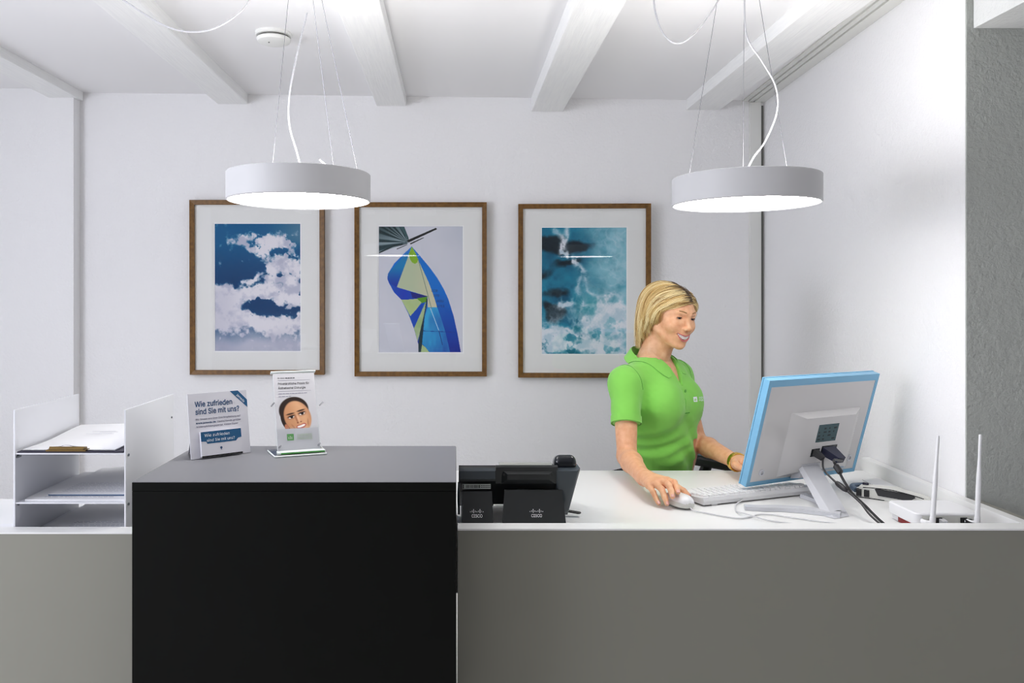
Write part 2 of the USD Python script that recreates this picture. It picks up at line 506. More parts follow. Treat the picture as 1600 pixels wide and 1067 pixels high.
def clouds(s, t):
    w1, w2 = fb(s, t, 5, 1) - 0.5, fb(s, t, 5, 2) - 0.5
    a, b = s + 0.22 * w1, t + 0.14 * w2
    d = np.zeros_like(s)
    for cs, ct, rs, rt, k in ((0.33, .135, .17, .045, .9), (.62, .16, .17, .07, 1.0), (.85, .13, .14, .06, .6), (.45, .215, .12, .03, .5), (.82, .28, .17, .055, 1.0), (.68, .345, .085, .045, 1.0),
                              (.92, .37, .13, .05, .9), (.5, .39, .10, .02, .7), (.42, .43, .11, .02, .75), (.72, .43, .14, .022, .7), (.9, .49, .14, .045, .9), (.55, .54, .22, .06, 1.0), (.82, .60, .18, .05, .85),
                              (.12, .58, .22, .12, .75), (.12, .72, .3, .09, .8), (.55, .77, .22, .05, .9), (.86, .79, .18, .05, .9), (.3, .69, .2, .035, .5)):
        d += k * blob(a, b, cs, ct, rs, rt)
    d -= .45 * sm(.50, .62, fb(s, t, 12, 91)) * sm(.25, .5, s) * (1 - sm(.75, .85, t))
    d -= 0.95 * blob(a, b, .56, .65, .20, .045) + .6 * blob(a, b, .88, .685, .2, .016)
    puff = fb(s, t, 16, 5, 4)
    d = d + 1.3 * (puff - 0.5) + 0.7 * (fb(s, t, 8, 8) - .5) + .5 * (fb(s, t, 34, 9, 3) - .5)
    low = sm(0.80, 0.96, t + .12 * w1)
    d += .30 * sm(.40, .52, t) * (1 - .9 * blob(a, b, .6, .65, .28, .055)) + .18 * sm(.3, .8, s) * sm(.2, .35, t) - .22 * blob(a, b, .2, .38, .22, .09)
    m = np.clip(np.maximum(sm(0.22, 0.66, d), 0.92 * low), 0, 1)
    blue = mixc((0.02, 0.37, 0.57), (0.0, 0.25, 0.45), sm(.1, .5, t))
    blue = mixc(blue, (0.36, 0.52, 0.62), 0.75 * sm(.55, 1.0, s) * (1 - sm(.1, .22, t)))
    blue = mixc(blue, (0.45, 0.53, 0.66), 0.8 * sm(.68, .82, t))
    white = mixc((0.93, 0.92, 0.95), (0.74, 0.75, 0.83), np.clip(sm(.42, .62, fb(s, t, 9, 11)) * .9, 0, 1))
    white = mixc(white, (0.77, 0.77, 0.84), 0.8 * low + .5 * sm(.45, .55, t) * (1 - sm(.05, .4, s)))
    return mixc(blue, white, m)


def sea(s, t):
    w1, w2 = fb(s, t, 4, 21) - .5, fb(s, t, 4, 22) - .5
    a, b = s + .3 * w1, t + .2 * w2
    base = mixc((0.06, 0.50, 0.63), (0.02, 0.34, 0.47), sm(.35, .7, fb(s, t, 5, 23)))
    base = mixc(base, (0.55, 0.78, 0.84), np.clip(1.35 * sm(.28, .85, s) * (1.05 - .25 * t) * (.5 + 1.2 * (fb(s, t, 6, 25) - .3)), 0, 1))
    base = mixc(base, (0.20, 0.62, 0.66), 0.6 * np.clip(blob(a, b, .62, .62, .2, .1), 0, 1))
    dark = np.clip(1.2 * blob(a, b, .03, .11, .28, .08) + 1.1 * blob(a, b, .38, .17, .22, .05) + .9 * blob(a, b, .3, .29, .2, .04) + .8 * blob(a, b, .02, .36, .12, .05) + .8 * blob(a, b, .05, .62, .1, .07)
                   + .9 * blob(a, b, .22, .66, .12, .06) + .8 * blob(a, b, .1, .72, .12, .05) + .75 * blob(a, b, .2, .49, .22, .05), 0, 1)
    base = mixc(base, (0.03, 0.12, 0.17), sm(.3, .8, dark))
    mass = 1.1 * blob(a, b, .12, .86, .3, .10) + .95 * blob(a, b, .5, .93, .5, .10) + 1.0 * blob(a, b, .88, .66, .24, .12) + .6 * blob(a, b, .36, .60, .22, .05) + .5 * blob(a, b, .72, .76, .3, .05) + .35 * blob(a, b, .85, .1, .22, .1)
    curve = lambda f, wd: np.exp(-((a - f) / wd) ** 2)
    veins = curve(.18 + .62 * b ** 1.0, .035) * (b < .62) * .75 + curve(.05 + 1.15 * b, .03) * (b > .15) * (b < .62) * .7 + curve(.30 - .5 * (b - .05), .04) * (b < .2) * .9
    ridg = 1 - np.abs(fb(s, t, 7, 31, 4) - .5) * 9
    ridg2 = 1 - np.abs(fb(s, t, 11, 33, 4) - .5) * 9
    f = sm(.30, .72, mass + 1.0 * (fb(s, t, 10, 35) - .5)) * .98 + np.clip(veins, 0, 1) * sm(.3, .6, fb(s, t, 18, 41)) + .55 * np.clip(ridg, 0, 1) * (.25 + .75 * sm(.3, .7, t)) * sm(.1, .5, mass + .25) + .3 * np.clip(ridg2, 0, 1) * sm(.4, .9, s)
    holes = sm(.58, .66, fb(s, t, 9, 47)) * sm(.5, .7, t) * .8
    f = np.clip(f - holes, 0, 1)
    white = mixc((0.94, 0.95, 0.98), (0.78, 0.86, 0.91), sm(.4, .65, fb(s, t, 13, 51)))
    return mixc(base, white, f * .95)


def sail(s, t):
    n = lambda pts: [((x - 185) / 465, (y - 195) / 695) for x, y in pts]
    k = .5 + .5 * (fb(s, t, 3, 61) - .5) * 2
    base = mixc((.87, .87, .91), (.77, .79, .84), np.clip(.6 * k + .5 * sm(.6, 1, s) * (1 - sm(0, .25, t)), 0, 1))
    # rig: mainsail seen from below, with ribs that run to the mast head
    cx, cy = (345 - 185) / 465, (282 - 195) / 695
    ang = np.degrees(np.arctan2((t - cy) * 695, (s - cx) * 465))
    rib = .5 + .5 * np.sin(ang * .55 + 2.2 * np.sin(ang * .13)) * np.clip(1.1 - .3 * fb(s, t, 8, 63), 0, 1)
    rig = mixc((.10, .22, .25), (.60, .67, .70), sm(.15, .8, rib))
    rig = mixc(rig, (.05, .14, .16), .7 * blob(s, t, 0, 0.0, .30, .10))
    m = contains_xy(Polygon(n([(185, 195), (326, 195), (352, 262), (345, 290), (250, 318), (185, 345)])), s, t)
    base[m] = rig[m]

    def grad(c0, c1, f):
        return lambda S, Tt: mixc(c0, c1, np.clip(f(S, Tt), 0, 1))
    cyan = grad((52, 172, 224), (6, 30, 150), lambda S, Tt: 1.6 * (S - .64) + 1.1 * (Tt - .76) + .5 * (fb(S, Tt * .4, 9, 71, 3) - .5) * 2)
    deep = grad((0, 116, 212), (6, 34, 150), lambda S, Tt: 1.7 * (Tt - .50) + .3 * (fb(S, Tt * .3, 8, 72, 3) - .5))
    L = [(n([(340, 272), (500, 203), (508, 207), (505, 212), (350, 284)]), (16, 22, 24)),
         (n([(358, 288), (432, 255), (436, 258), (362, 295)]), (22, 30, 32)),
         (n([(185, 337), (262, 300), (340, 288), (342, 291), (265, 308), (185, 345)]), (14, 36, 38)),
         (n([(283, 318), (340, 294), (345, 296), (286, 322)]), (30, 50, 54)),
         (n([(300, 195), (325, 195), (352, 262), (345, 268)]), (60, 92, 98)),
         (n([(368, 305), (420, 365), (470, 425), (510, 480), (545, 540), (570, 595), (600, 690), (622, 790), (640, 890), (405, 890), (405, 850), (380, 760), (350, 680), (310, 600), (270, 560), (240, 505), (232, 480), (236, 455), (270, 400), (330, 340)]), deep),
         (n([(330, 345), (300, 385), (240, 448), (232, 482), (240, 505), (285, 530), (345, 370), (352, 345)]), grad((0, 128, 190), (20, 40, 170), lambda S, Tt: (Tt - .33) * 6)),
         (n([(352, 345), (345, 370), (285, 530), (455, 580), (455, 640), (508, 640), (490, 580), (460, 500), (400, 372), (385, 350), (368, 330)]), grad((190, 202, 170), (214, 208, 176), lambda S, Tt: (S - .4) * 4)),
         (n([(368, 305), (352, 345), (357, 372), (368, 392), (385, 402), (400, 392), (402, 375), (390, 345)]), (138, 186, 44)),
         (n([(240, 505), (285, 530), (370, 556), (455, 580), (445, 590), (400, 594), (350, 598), (310, 600), (268, 556)]), grad((20, 60, 190), (4, 96, 196), lambda S, Tt: np.abs(S - .3) * 4)),
         (n([(360, 556), (455, 580), (440, 598), (372, 590)]), (20, 30, 130)),
         (n([(310, 600), (350, 598), (400, 594), (432, 602), (395, 650), (360, 690), (335, 645)]), grad((176, 200, 130), (190, 208, 160), lambda S, Tt: fb(S, Tt, 20, 73, 2))),
         (n([(395, 592), (455, 582), (448, 612), (425, 618)]), (96, 160, 34)),
         (n([(360, 690), (395, 650), (436, 612), (410, 690), (380, 757), (370, 725)]), (0, 74, 190)),
         (n([(380, 757), (410, 690), (440, 622), (450, 606), (436, 680), (408, 800), (400, 830)]), grad((150, 184, 120), (196, 208, 176), lambda S, Tt: fb(S, Tt, 16, 74, 2))),
         (n([(450, 590), (456, 600), (438, 690), (428, 800), (425, 846), (418, 890), (405, 890), (405, 840), (412, 780), (436, 680)]), (16, 52, 66)),
         (n([(455, 640), (508, 640), (530, 700), (555, 780), (580, 890), (468, 890), (425, 842), (430, 790), (440, 690)]), cyan),
         (n([(425, 846), (446, 866), (466, 890), (418, 890)]), (176, 200, 140)),
         (n([(400, 372), (404, 372), (480, 650), (476, 650)]), (120, 140, 130)),
         (n([(468, 645), (473, 645), (520, 770), (516, 770)]), (176, 214, 236)),
         (n([(516, 770), (520, 770), (540, 850), (537, 850)]), (24, 40, 120)),
         (n([(430, 770), (612, 778), (612, 781), (430, 773)]), (20, 60, 150))]
    return polys(L, s, t, base)


def picture(label, cx, cz, w, h, pw, ph, paint, yaw=0.0, pitch=0.009, nx=210, lettering=None):
    R = rz(yaw) @ rx(pitch)
    T = Thing('framed_picture', label, 'picture', (cx, BACK - 0.004 - abs(yaw) * w / 2, cz), rot=R, group='framed pictures on the back wall')
    fw, d = 0.021, 0.030
    T.add('backing', box(-w / 2 + .004, w / 2 - .004, -0.012, 0.0, -h / 2 + .004, h / 2 - .004), 'mat_board')
    for sx in (-1, 1):     # two stiles and two rails, mitred
        o, i = sx * w / 2, sx * (w / 2 - fw)
        T.add('frame_stile', hull([(o, y, s * h / 2) for y in (0, -d) for s in (-1, 1)] + [(i, y, s * (h / 2 - fw)) for y in (0, -d + .003) for s in (-1, 1)]), 'frame_wood')
    for sz in (-1, 1):
        o, i = sz * h / 2, sz * (h / 2 - fw)
        T.add('frame_rail', hull([(s * w / 2, y, o) for y in (0, -d) for s in (-1, 1)] + [(s * (w / 2 - fw), y, i) for y in (0, -d + .003) for s in (-1, 1)]), 'frame_wood')
    iw, ih = w / 2 - .012, h / 2 - .012
    hole = Polygon([(-iw, -ih), (iw, -ih), (iw, ih), (-iw, ih)], [[(-pw / 2 - .005, -ph / 2 - .005), (pw / 2 + .005, -ph / 2 - .005), (pw / 2 + .005, ph / 2 + .005), (-pw / 2 - .005, ph / 2 + .005)]])
    MB = T.add('mat', frame(prism(hole, 0, 0.0025), (0, -0.0135, 0), (1, 0, 0), (0, 0, 1)), 'mat_board', label='off-white passe-partout')
    rim = Polygon([(-pw / 2 - .005, -ph / 2 - .005), (pw / 2 + .005, -ph / 2 - .005), (pw / 2 + .005, ph / 2 + .005), (-pw / 2 - .005, ph / 2 + .005)], [[(-pw / 2, -ph / 2), (pw / 2, -ph / 2), (pw / 2, ph / 2), (-pw / 2, ph / 2)]])
    T.add('mat_bevel', frame(prism(rim, 0, 0.001), (0, -0.0135, 0), (1, 0, 0), (0, 0, 1)), 'mat_bevel', under=MB)
    g, c = paint_grid(pw, ph, nx, int(nx * 1.5), paint)
    PR = T.add('print', move(g, (0, -0.0131, 0)), 'printed', smooth=False, color=c)
    if lettering:
        for (txt, s, t, hh) in lettering:
            T.add('lettering', text(txt, hh, ((s - .5) * pw, -0.0133, (.5 - t) * ph), (1, 0, 0), (.12, 0, 1), 0.0002), 'ink_sail', smooth=False, under=PR)
    T.add('glass', box(-iw, iw, -0.0215, -0.0195, -ih, ih), 'pane', label='clear picture glass')


picture('wood-framed picture of white clouds in a deep blue sky', -0.9035, 1.3555, 0.613, 0.797, 0.391, 0.582, clouds)
picture('wood-framed picture of a blue and cream sail', -0.1570, 1.3465, 0.603, 0.793, 0.384, 0.576, sail,
        lettering=[('CCR', .622, .520, .0105), ('070', .648, .558, .0105), ('M3U', .688, .602, .0105), ('0751', .688, .642, .0105)])
picture('wood-framed picture of teal sea with white foam', 0.5895, 1.3400, 0.600, 0.791, 0.384, 0.576, sea, yaw=-0.030)

# ---------------------------------------------------------------- counters
DESK = 0.74
wall_x = lambda y: 1.345 + (y - 2.092) * 0.0488
T = Thing('reception_desk', 'long white reception desk with plain front beside the dark block', 'desk', (0.69, 1.80, 0))
T.addw('front_panel', box(0.006, 1.372, 1.8005, 1.822, 0.0, 0.7760, 0.0006), 'front_laminate', label='plain grey-beige front panel')
T.addw('front_ledge', prism([(0.006, 1.799), (1.374, 1.799), (1.374, 1.847), (0.006, 1.847)], 0.7762, 0.780), 'white_laminate')
T.addw('inner_riser', box(0.006, 1.314, 1.8225, 1.845, DESK, 0.7760), 'white_laminate')
T.addw('worktop', prism([(-0.60, 2.062), (0.006, 2.062), (0.006, 1.8225), (1.314, 1.8225), (1.332, 2.10), (1.352, 2.60), (-0.60, 2.60)], DESK - 0.025, DESK), 'white_laminate')
T.addw('side_ledge', prism([(1.318, 1.8475), (1.344, 1.8475), (1.344, 2.086), (1.3425, 2.09), (wall_x(2.62) - .002, 2.62), (1.338, 2.62), (1.318, 2.10)], DESK - 0.02, 0.780), 'white_laminate')
T.addw('side_panel', box(1.345, 1.372, 1.8475, 2.08, 0, 0.7760), 'front_laminate')
T.addw('rear_support', box(-0.60, 1.30, 2.30, 2.32, 0.45, DESK - 0.026), 'white_laminate')
T.addw('desk_leg', box(-0.60, -0.57, 2.07, 2.58, 0, DESK - 0.026), 'white_laminate')
T.addw('desk_leg', box(1.27, 1.30, 1.83, 2.58, 0, DESK - 0.026), 'white_laminate')

T = Thing('side_counter', 'low white counter at the left under the letter tray', 'counter', (-1.3, 1.78, 0))
T.addw('front_panel', box(-2.55, -0.677, 1.7805, 1.802, 0, 0.7740, 0.0006), 'front_laminate', label='plain grey front panel')
T.addw('front_ledge', box(-2.55, -0.677, 1.779, 1.824, 0.7742, 0.778, 0.0006), 'white_laminate')
T.addw('inner_riser', box(-2.55, -0.677, 1.8025, 1.822, DESK, 0.7740), 'white_laminate')
T.addw('worktop', box(-2.55, -0.677, 1.8025, 2.23, DESK - 0.025, DESK, 0.001), 'white_laminate')
T.addw('rear_panel', box(-2.55, -0.677, 2.20, 2.22, 0, DESK - 0.026), 'white_laminate')

T = Thing('counter_block', 'tall matt anthracite block standing in the counter', 'counter', (-0.335, 1.85, 0))
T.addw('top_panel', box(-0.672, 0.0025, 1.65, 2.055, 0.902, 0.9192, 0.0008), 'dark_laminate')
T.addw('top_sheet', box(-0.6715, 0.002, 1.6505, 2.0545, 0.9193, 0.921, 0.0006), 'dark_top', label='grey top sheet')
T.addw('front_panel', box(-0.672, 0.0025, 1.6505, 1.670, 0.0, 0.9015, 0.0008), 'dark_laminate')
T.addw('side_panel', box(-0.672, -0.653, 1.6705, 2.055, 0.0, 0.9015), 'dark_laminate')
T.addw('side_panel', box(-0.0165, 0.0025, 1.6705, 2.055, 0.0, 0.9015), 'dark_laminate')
T.addw('rear_panel', box(-0.6525, -0.017, 2.036, 2.055, 0.0, 0.9015), 'dark_laminate')

# ---------------------------------------------------------------- letter tray, clipboard and papers
TX0, TX1, TY0, TY1 = -1.0165, -0.7610, 1.830, 2.141
T = Thing('letter_tray', 'white open letter tray with two shelves on the left counter', 'letter tray', (-0.889, 1.985, DESK))
for x in (TX0, TX1):
    T.addw('side_panel', box(x - 0.0022, x + 0.0022, TY0, TY1, DESK + .0005, 1.0455, 0.0006), 'tray_white')
for z in (0.946, 0.832, DESK + 0.0045):
    T.addw('shelf', box(TX0 + 0.0025, TX1 - 0.0025, TY0 + 0.001, TY1 - 0.02, z - 0.0035, z, 0.0005), 'tray_white')
for z in (0.9395, 0.8255):
    for x, d in ((TX0 + 0.0022, 1), (TX1 + 0.0022, 1), (TX0 - 0.0022, -1)):
        for y in ((TY0 + 0.012,) if d > 0 else (TY0 + .012, TY1 - .035)):
            T.addw('bolt', tube([(x, y, z), (x + d * 0.0025, y, z)], 0.0032, 12, 0), 'bolt_steel')
T.addw('bolt', tube([(TX1 + .0022, TY1 - .018, 0.985), (TX1 + 0.0045, TY1 - .018, 0.985)], 0.0026, 12, 0), 'bolt_steel')
T.addw('label_strip', box(TX0 + 0.0026, TX0 + 0.006, TY0 + 0.004, TY0 + 0.02, 0.934, 0.938), 'bolt_steel')


def sheet(name, label, cat, x0, x1, y0, y1, z, th, m='paper', curl=0.0, group=None, parts=()):
    """A stack of paper, th thick, its far right corner lifted by curl."""
    n = 14
    s, t = np.meshgrid(np.linspace(0, 1, n), np.linspace(0, 1, n), indexing='ij')
    lift = curl * (np.clip(t - .45, 0, 1) * np.clip(s + .1, 0, 1)) ** 1.6
    top = np.stack([x0 + (x1 - x0) * s, y0 + (y1 - y0) * t, z + th + lift], -1).reshape(-1, 3)
    bot = top - [0, 0, th]
    i, j = np.meshgrid(np.arange(n - 1), np.arange(n - 1), indexing='ij')
    a = (i * n + j).ravel()
    q = np.stack([a, a + n, a + n + 1, a + 1], -1)
    k = n * n
    ring = [i * n for i in range(n)] + [(n - 1) * n + j for j in range(1, n)] + [i * n + n - 1 for i in range(n - 2, -1, -1)] + [j for j in range(n - 2, 0, -1)]
    sd = [(ring[m_], ring[m_] + k, ring[(m_ + 1) % len(ring)] + k, ring[(m_ + 1) % len(ring)]) for m_ in range(len(ring))]
    T = Thing(name, label, cat, ((x0 + x1) / 2, (y0 + y1) / 2, z), group=group)
    T.addw('page', (np.vstack([top, bot]), np.vstack([q, q[:, ::-1] + k, sd])), m, smooth=False)
    return T


def print_lines(T, x0, x1, ys, z, hgt=0.0022, m='ink_faint', seed=0):
    """Lines of small print lying on a sheet, as short dashes."""
    r = np.random.default_rng(seed)
    b = []
    for y in ys:
        x = x0
        while x < x1:
            w = r.uniform(0.004, 0.016)
            b.append(box(x, min(x + w, x1), y, y + hgt, z, z + 0.00015))
            x += w + 0.003
    T.addw('lettering', join(*b), m, smooth=False)


T = Thing('clipboard', 'dark blue clipboard with white sheets and a brass clip on top tray', 'clipboard', (-0.889, 1.985, 0.9462))
T.addw('board', box(TX0 + 0.006, TX1 - 0.006, TY0 + 0.001, TY1 - 0.012, 0.9463, 0.9495, 0.0005), 'clipboard_navy')
n = 12
s_, t_ = np.meshgrid(np.linspace(0, 1, n), np.linspace(0, 1, n), indexing='ij')
px = TX0 + 0.012 + (TX1 - TX0 - 0.040) * s_
py = TY0 + 0.010 + (TY1 - TY0 - 0.018) * t_
pz = 0.9520 + 0.004 * np.sin(s_ * 2.2) * t_ + 0.0115 * sm(.3, 1.0, t_)
top = np.stack([px, py, pz], -1).reshape(-1, 3)
a_ = (np.arange(n - 1)[:, None] * n + np.arange(n - 1)[None]).ravel()
q_ = np.stack([a_, a_ + n, a_ + n + 1, a_ + 1], -1)
T.addw('sheet', (np.vstack([top, top - [0, 0, 0.002]]), np.vstack([q_, q_[:, ::-1] + n * n])), 'paper', smooth=True)
T.addw('lettering', join(*[box(-0.93 + .012 * (k % 3), -0.86 - .01 * (k % 2), 2.0 + .012 * k, 2.0015 + .012 * k, 0.9620, 0.9622) for k in range(4)]), 'ink_faint', smooth=False)
T.addw('clip_base', box(-0.944, -0.852, TY0 - 0.001, TY0 + 0.022, 0.9497, 0.9535, 0.0008), 'brass')
T.addw('clip_jaw', hull([(x, y, z) for x in (-0.938, -0.858) for y, z in ((TY0 + .001, .9537), (TY0 + .022, .9537), (TY0 + .020, .9575), (TY0 + .006, .960))]), 'brass')
T.addw('clip_wire', tube([(-0.936, TY0 + .012, .958), (-0.915, TY0 + .006, .9605), (-0.898, TY0 + .003, .9635), (-0.880, TY0 + .006, .9605), (-0.860, TY0 + .012, .958)], 0.0009, 6), 'bright_steel')

T = sheet('paper_stack', 'loose white sheets on the middle shelf of the letter tray', 'paper', TX0 + 0.018, TX1 - 0.004, TY0 + 0.012, TY1 - 0.005, 0.8323, 0.004, group='papers in the letter tray')
print_lines(T, -0.965, -0.80, (1.864, 1.868), 0.8364, 0.0016, 'ink_faint', 3)
T = sheet('paper_stack', 'upper curled white sheets on the middle shelf of the letter tray', 'paper', TX0 + 0.055, TX1 - 0.004, TY0 + 0.045, TY1 + 0.02, 0.8366, 0.004, curl=0.050, group='papers in the letter tray')
T.addw('edge_tab', box(TX0 + 0.056, TX1 - 0.006, TY0 + 0.0435, TY0 + 0.0445, 0.8372, 0.8398), 'ink_navy')
print_lines(T, -0.94, -0.78, np.linspace(1.90, 1.99, 9), 0.8407, 0.0018, 'ink_faint', 5)
T = sheet('paper_stack', 'white printed sheets on the bottom of the letter tray', 'paper', TX0 + 0.032, TX1 - 0.004, TY0 + 0.004, TY1 - 0.01, DESK + 0.0050, 0.010, group='papers in the letter tray')
T.addw('dark_cover', box(TX0 + 0.028, TX1 - 0.004, TY0 + 0.004, TY1 - 0.01, DESK + 0.0047, DESK + 0.0050), 'black_card')
print_lines(T, -0.93, -0.79, np.linspace(1.855, 1.95, 8), DESK + 0.0151, 0.0022, 'ink_faint', 7)
T = sheet('paper_sheet', 'white sheet lying on the left counter beside the letter tray', 'paper', -1.30, -1.06, 1.85, 1.98, DESK + 0.0003, 0.0008)
print_lines(T, -1.28, -1.09, (1.885, 1.895, 1.905), DESK + 0.0012, 0.003, 'ink_navy', 9)

# ---------------------------------------------------------------- cardboard display and leaflet stand on the block
BT = 0.921
W1 = np.array([0.1162, 0.094, 0]) / np.hypot(0.1162, 0.094)
Nb = np.array([-W1[1], W1[0], 0])
O = np.array([-0.6226, 1.873, BT + 0.0008])
U1 = Nb * 0.175 + np.array([0, 0, 0.985])
U1 /= np.linalg.norm(U1)
F1 = np.cross(W1, U1)
T = Thing('card_display', 'white cardboard display with blue corner ribbon and card pocket', 'display stand', O)
wd, ht = 0.1495, 0.1545
panel = lambda x0, x1, y0, y1, z0, z1, r=0: frame(box(x0, x1, y0, y1, z0, z1, r), O, W1, U1)
T.addw('back_card', panel(0, wd, 0, ht, -0.003, 0.0, 0.0004), 'card_white')
foot = O + W1 * 0.02
T.addw('rear_strut', hull([p for k in (0.02, 0.13) for p in (O + W1 * k + U1 * 0.12 - F1 * 0.0032, O + W1 * k + U1 * 0.115 - F1 * 0.0042, np.append((O + W1 * k + Nb * 0.075)[:2], BT + .0008), np.append((O + W1 * k + Nb * 0.073)[:2], BT + .0018))]), 'card_white')
# card in the pocket
T.addw('pocket', panel(0.0225, 0.124, 0.003, 0.062, 0.0005, 0.010, 0.0004), 'card_white', label='projecting white card pocket')
T.addw('pocket_base', panel(0.0225, 0.124, 0.0005, 0.0048, 0.0102, 0.0115), 'black_card', label='black lower edge')
T.addw('card', panel(0.0225, 0.1235, 0.0050, 0.0615, 0.0101, 0.0106), 'card_white')
band = [(0.0225, 0.0615), (0.1235, 0.0615), (0.1235, 0.0405), (0.1150, 0.0395), (0.1090, 0.0330), (0.0375, 0.0330), (0.0345, 0.0385), (0.0225, 0.0395)]
CB = T.addw('card_band', frame(prism(band, 0.0107, 0.0110), O, W1, U1), 'ink_blue', label='blue band with white wording', smooth=False)
tx = lambda s, h, x, y, z, m, on=None, **k: T.addw('lettering', text(s, h, O + W1 * x + U1 * y + F1 * z, W1, U1, **k), m, smooth=False, under=on)
tx('Wie zufrieden', 0.0068, 0.031, 0.0495, 0.0110, 'ink_white', width=0.063, on=CB)
tx('sind Sie mit uns?', 0.0068, 0.036, 0.0375, 0.0110, 'ink_white', width=0.070, on=CB)
T.addw('pin_mark', frame(join(prism(Point(0.071, 0.0205).buffer(0.0028, 8), 0.0107, 0.0110), prism([(0.0700, 0.0185), (0.0720, 0.0185), (0.0710, 0.0140)], 0.0107, 0.0110)), O, W1, U1), 'ink_navy', smooth=False)
CR = T.addw('corner_ribbon', frame(prism([(0.1065, ht), (0.127, ht), (wd, ht - 0.024), (wd, ht - 0.043)], 0.0001, 0.0004), O, W1, U1), 'ink_blue', label='blue corner ribbon', smooth=False)
d45 = W1 * 0.68 - U1 * 0.73
T.addw('lettering', text('jameda', 0.0058, O + W1 * 0.1225 + U1 * (ht - 0.0115) + F1 * 0.0004, d45, W1 * 0.73 + U1 * 0.68, width=0.026), 'ink_white', smooth=False, under=CR)
tx('Wie zufrieden', 0.0125, 0.0165, 0.1225, 0.0001, 'ink_navy', width=0.094, bold=True)
tx('sind Sie mit uns?', 0.0125, 0.0165, 0.1045, 0.0001, 'ink_navy', width=0.111, bold=True)
tx('Wir freuen uns über Ihre Empfehlung auf', 0.0042, 0.0165, 0.0905, 0.0001, 'ink_grey', width=0.113)
tx('www.jameda.de', 0.0042, 0.0165, 0.0815, 0.0001, 'ink_navy', width=0.049, bold=True)
tx(', Deutschlands größter', 0.0042, 0.0660, 0.0815, 0.0001, 'ink_grey', width=0.064)
tx('Arztempfehlungsportal. Vielen Dank!', 0.0042, 0.0165, 0.0728, 0.0001, 'ink_grey', width=0.105)

# leaflet stand
W2 = np.array([0.0971, 0.036, 0]) / np.hypot(0.0971, 0.036)
N2 = np.array([-W2[1], W2[0], 0])
O = np.array([-0.4315, 1.935, BT + 0.0062])
U2 = N2 * 0.44 + np.array([0, 0, 0.90])
U2 /= np.linalg.norm(U2)
F2 = np.cross(W2, U2)
LW, LH = 0.1035, 0.204
T = Thing('leaflet_stand', 'clear acrylic stand on feet holding a leaflet with a face', 'leaflet stand', (O[0], O[1], BT))
base = [O + W2 * a + N2 * b for a, b in ((-0.012, -0.035), (0.112, -0.035), (0.116, 0.052), (-0.018, 0.052))]
T.addw('base_plate', prism([tuple(p[:2]) for p in base], BT + 0.0003, BT + 0.0045), 'acrylic')
T.addw('base_edge', tube([tuple(base[3][:2]) + (BT + .0024,), tuple(base[0][:2]) + (BT + .0024,), tuple(base[1][:2]) + (BT + .0024,), tuple(base[2][:2]) + (BT + .0024,)], 0.0022, 8, 0), 'acrylic_edge', label='bright polished edge')
P2 = lambda x0, x1, y0, y1, z0, z1, r=0: frame(box(x0, x1, y0, y1, z0, z1, r), O, W2, U2)
T.addw('back_plate', P2(-0.004, LW + 0.004, 0, LH + 0.004, -0.012, -0.009, 0.0004), 'acrylic')
T.addw('front_plate', P2(-0.002, LW + 0.002, 0.0, 0.062, 0.0020, 0.0045, 0.0004), 'acrylic')
T.addw('top_edge', P2(-0.006, LW + 0.005, LH + 0.0042, LH + 0.0075, -0.014, 0.001, 0.0008), 'acrylic_edge')
T.addw('lower_ledge', frame(box(-0.004, LW + 0.008, -0.024, 0.0, -0.0012, 0.0035, 0.0006), O, W2, N2), 'acrylic_edge')
T.addw('green_edge', frame(box(0.004, LW + 0.006, -0.026, -0.0245, -0.0006, 0.0022), O, W2, N2), 'ink_green', label='green edge of a leaflet lying flat')
for a, b in ((0.002, 0.012), (LW - 0.006, 0.012), (-0.008, 0.122), (LW + 0.010, 0.118)):
    p = O + W2 * a + U2 * b
    k = F2 * 0.016 + W2 * 0.004
    T.addw('stud', tube([p - F2 * 0.010, p + k * 0.9], 0.0022, 10, 0), 'bright_steel', label='small steel stud')


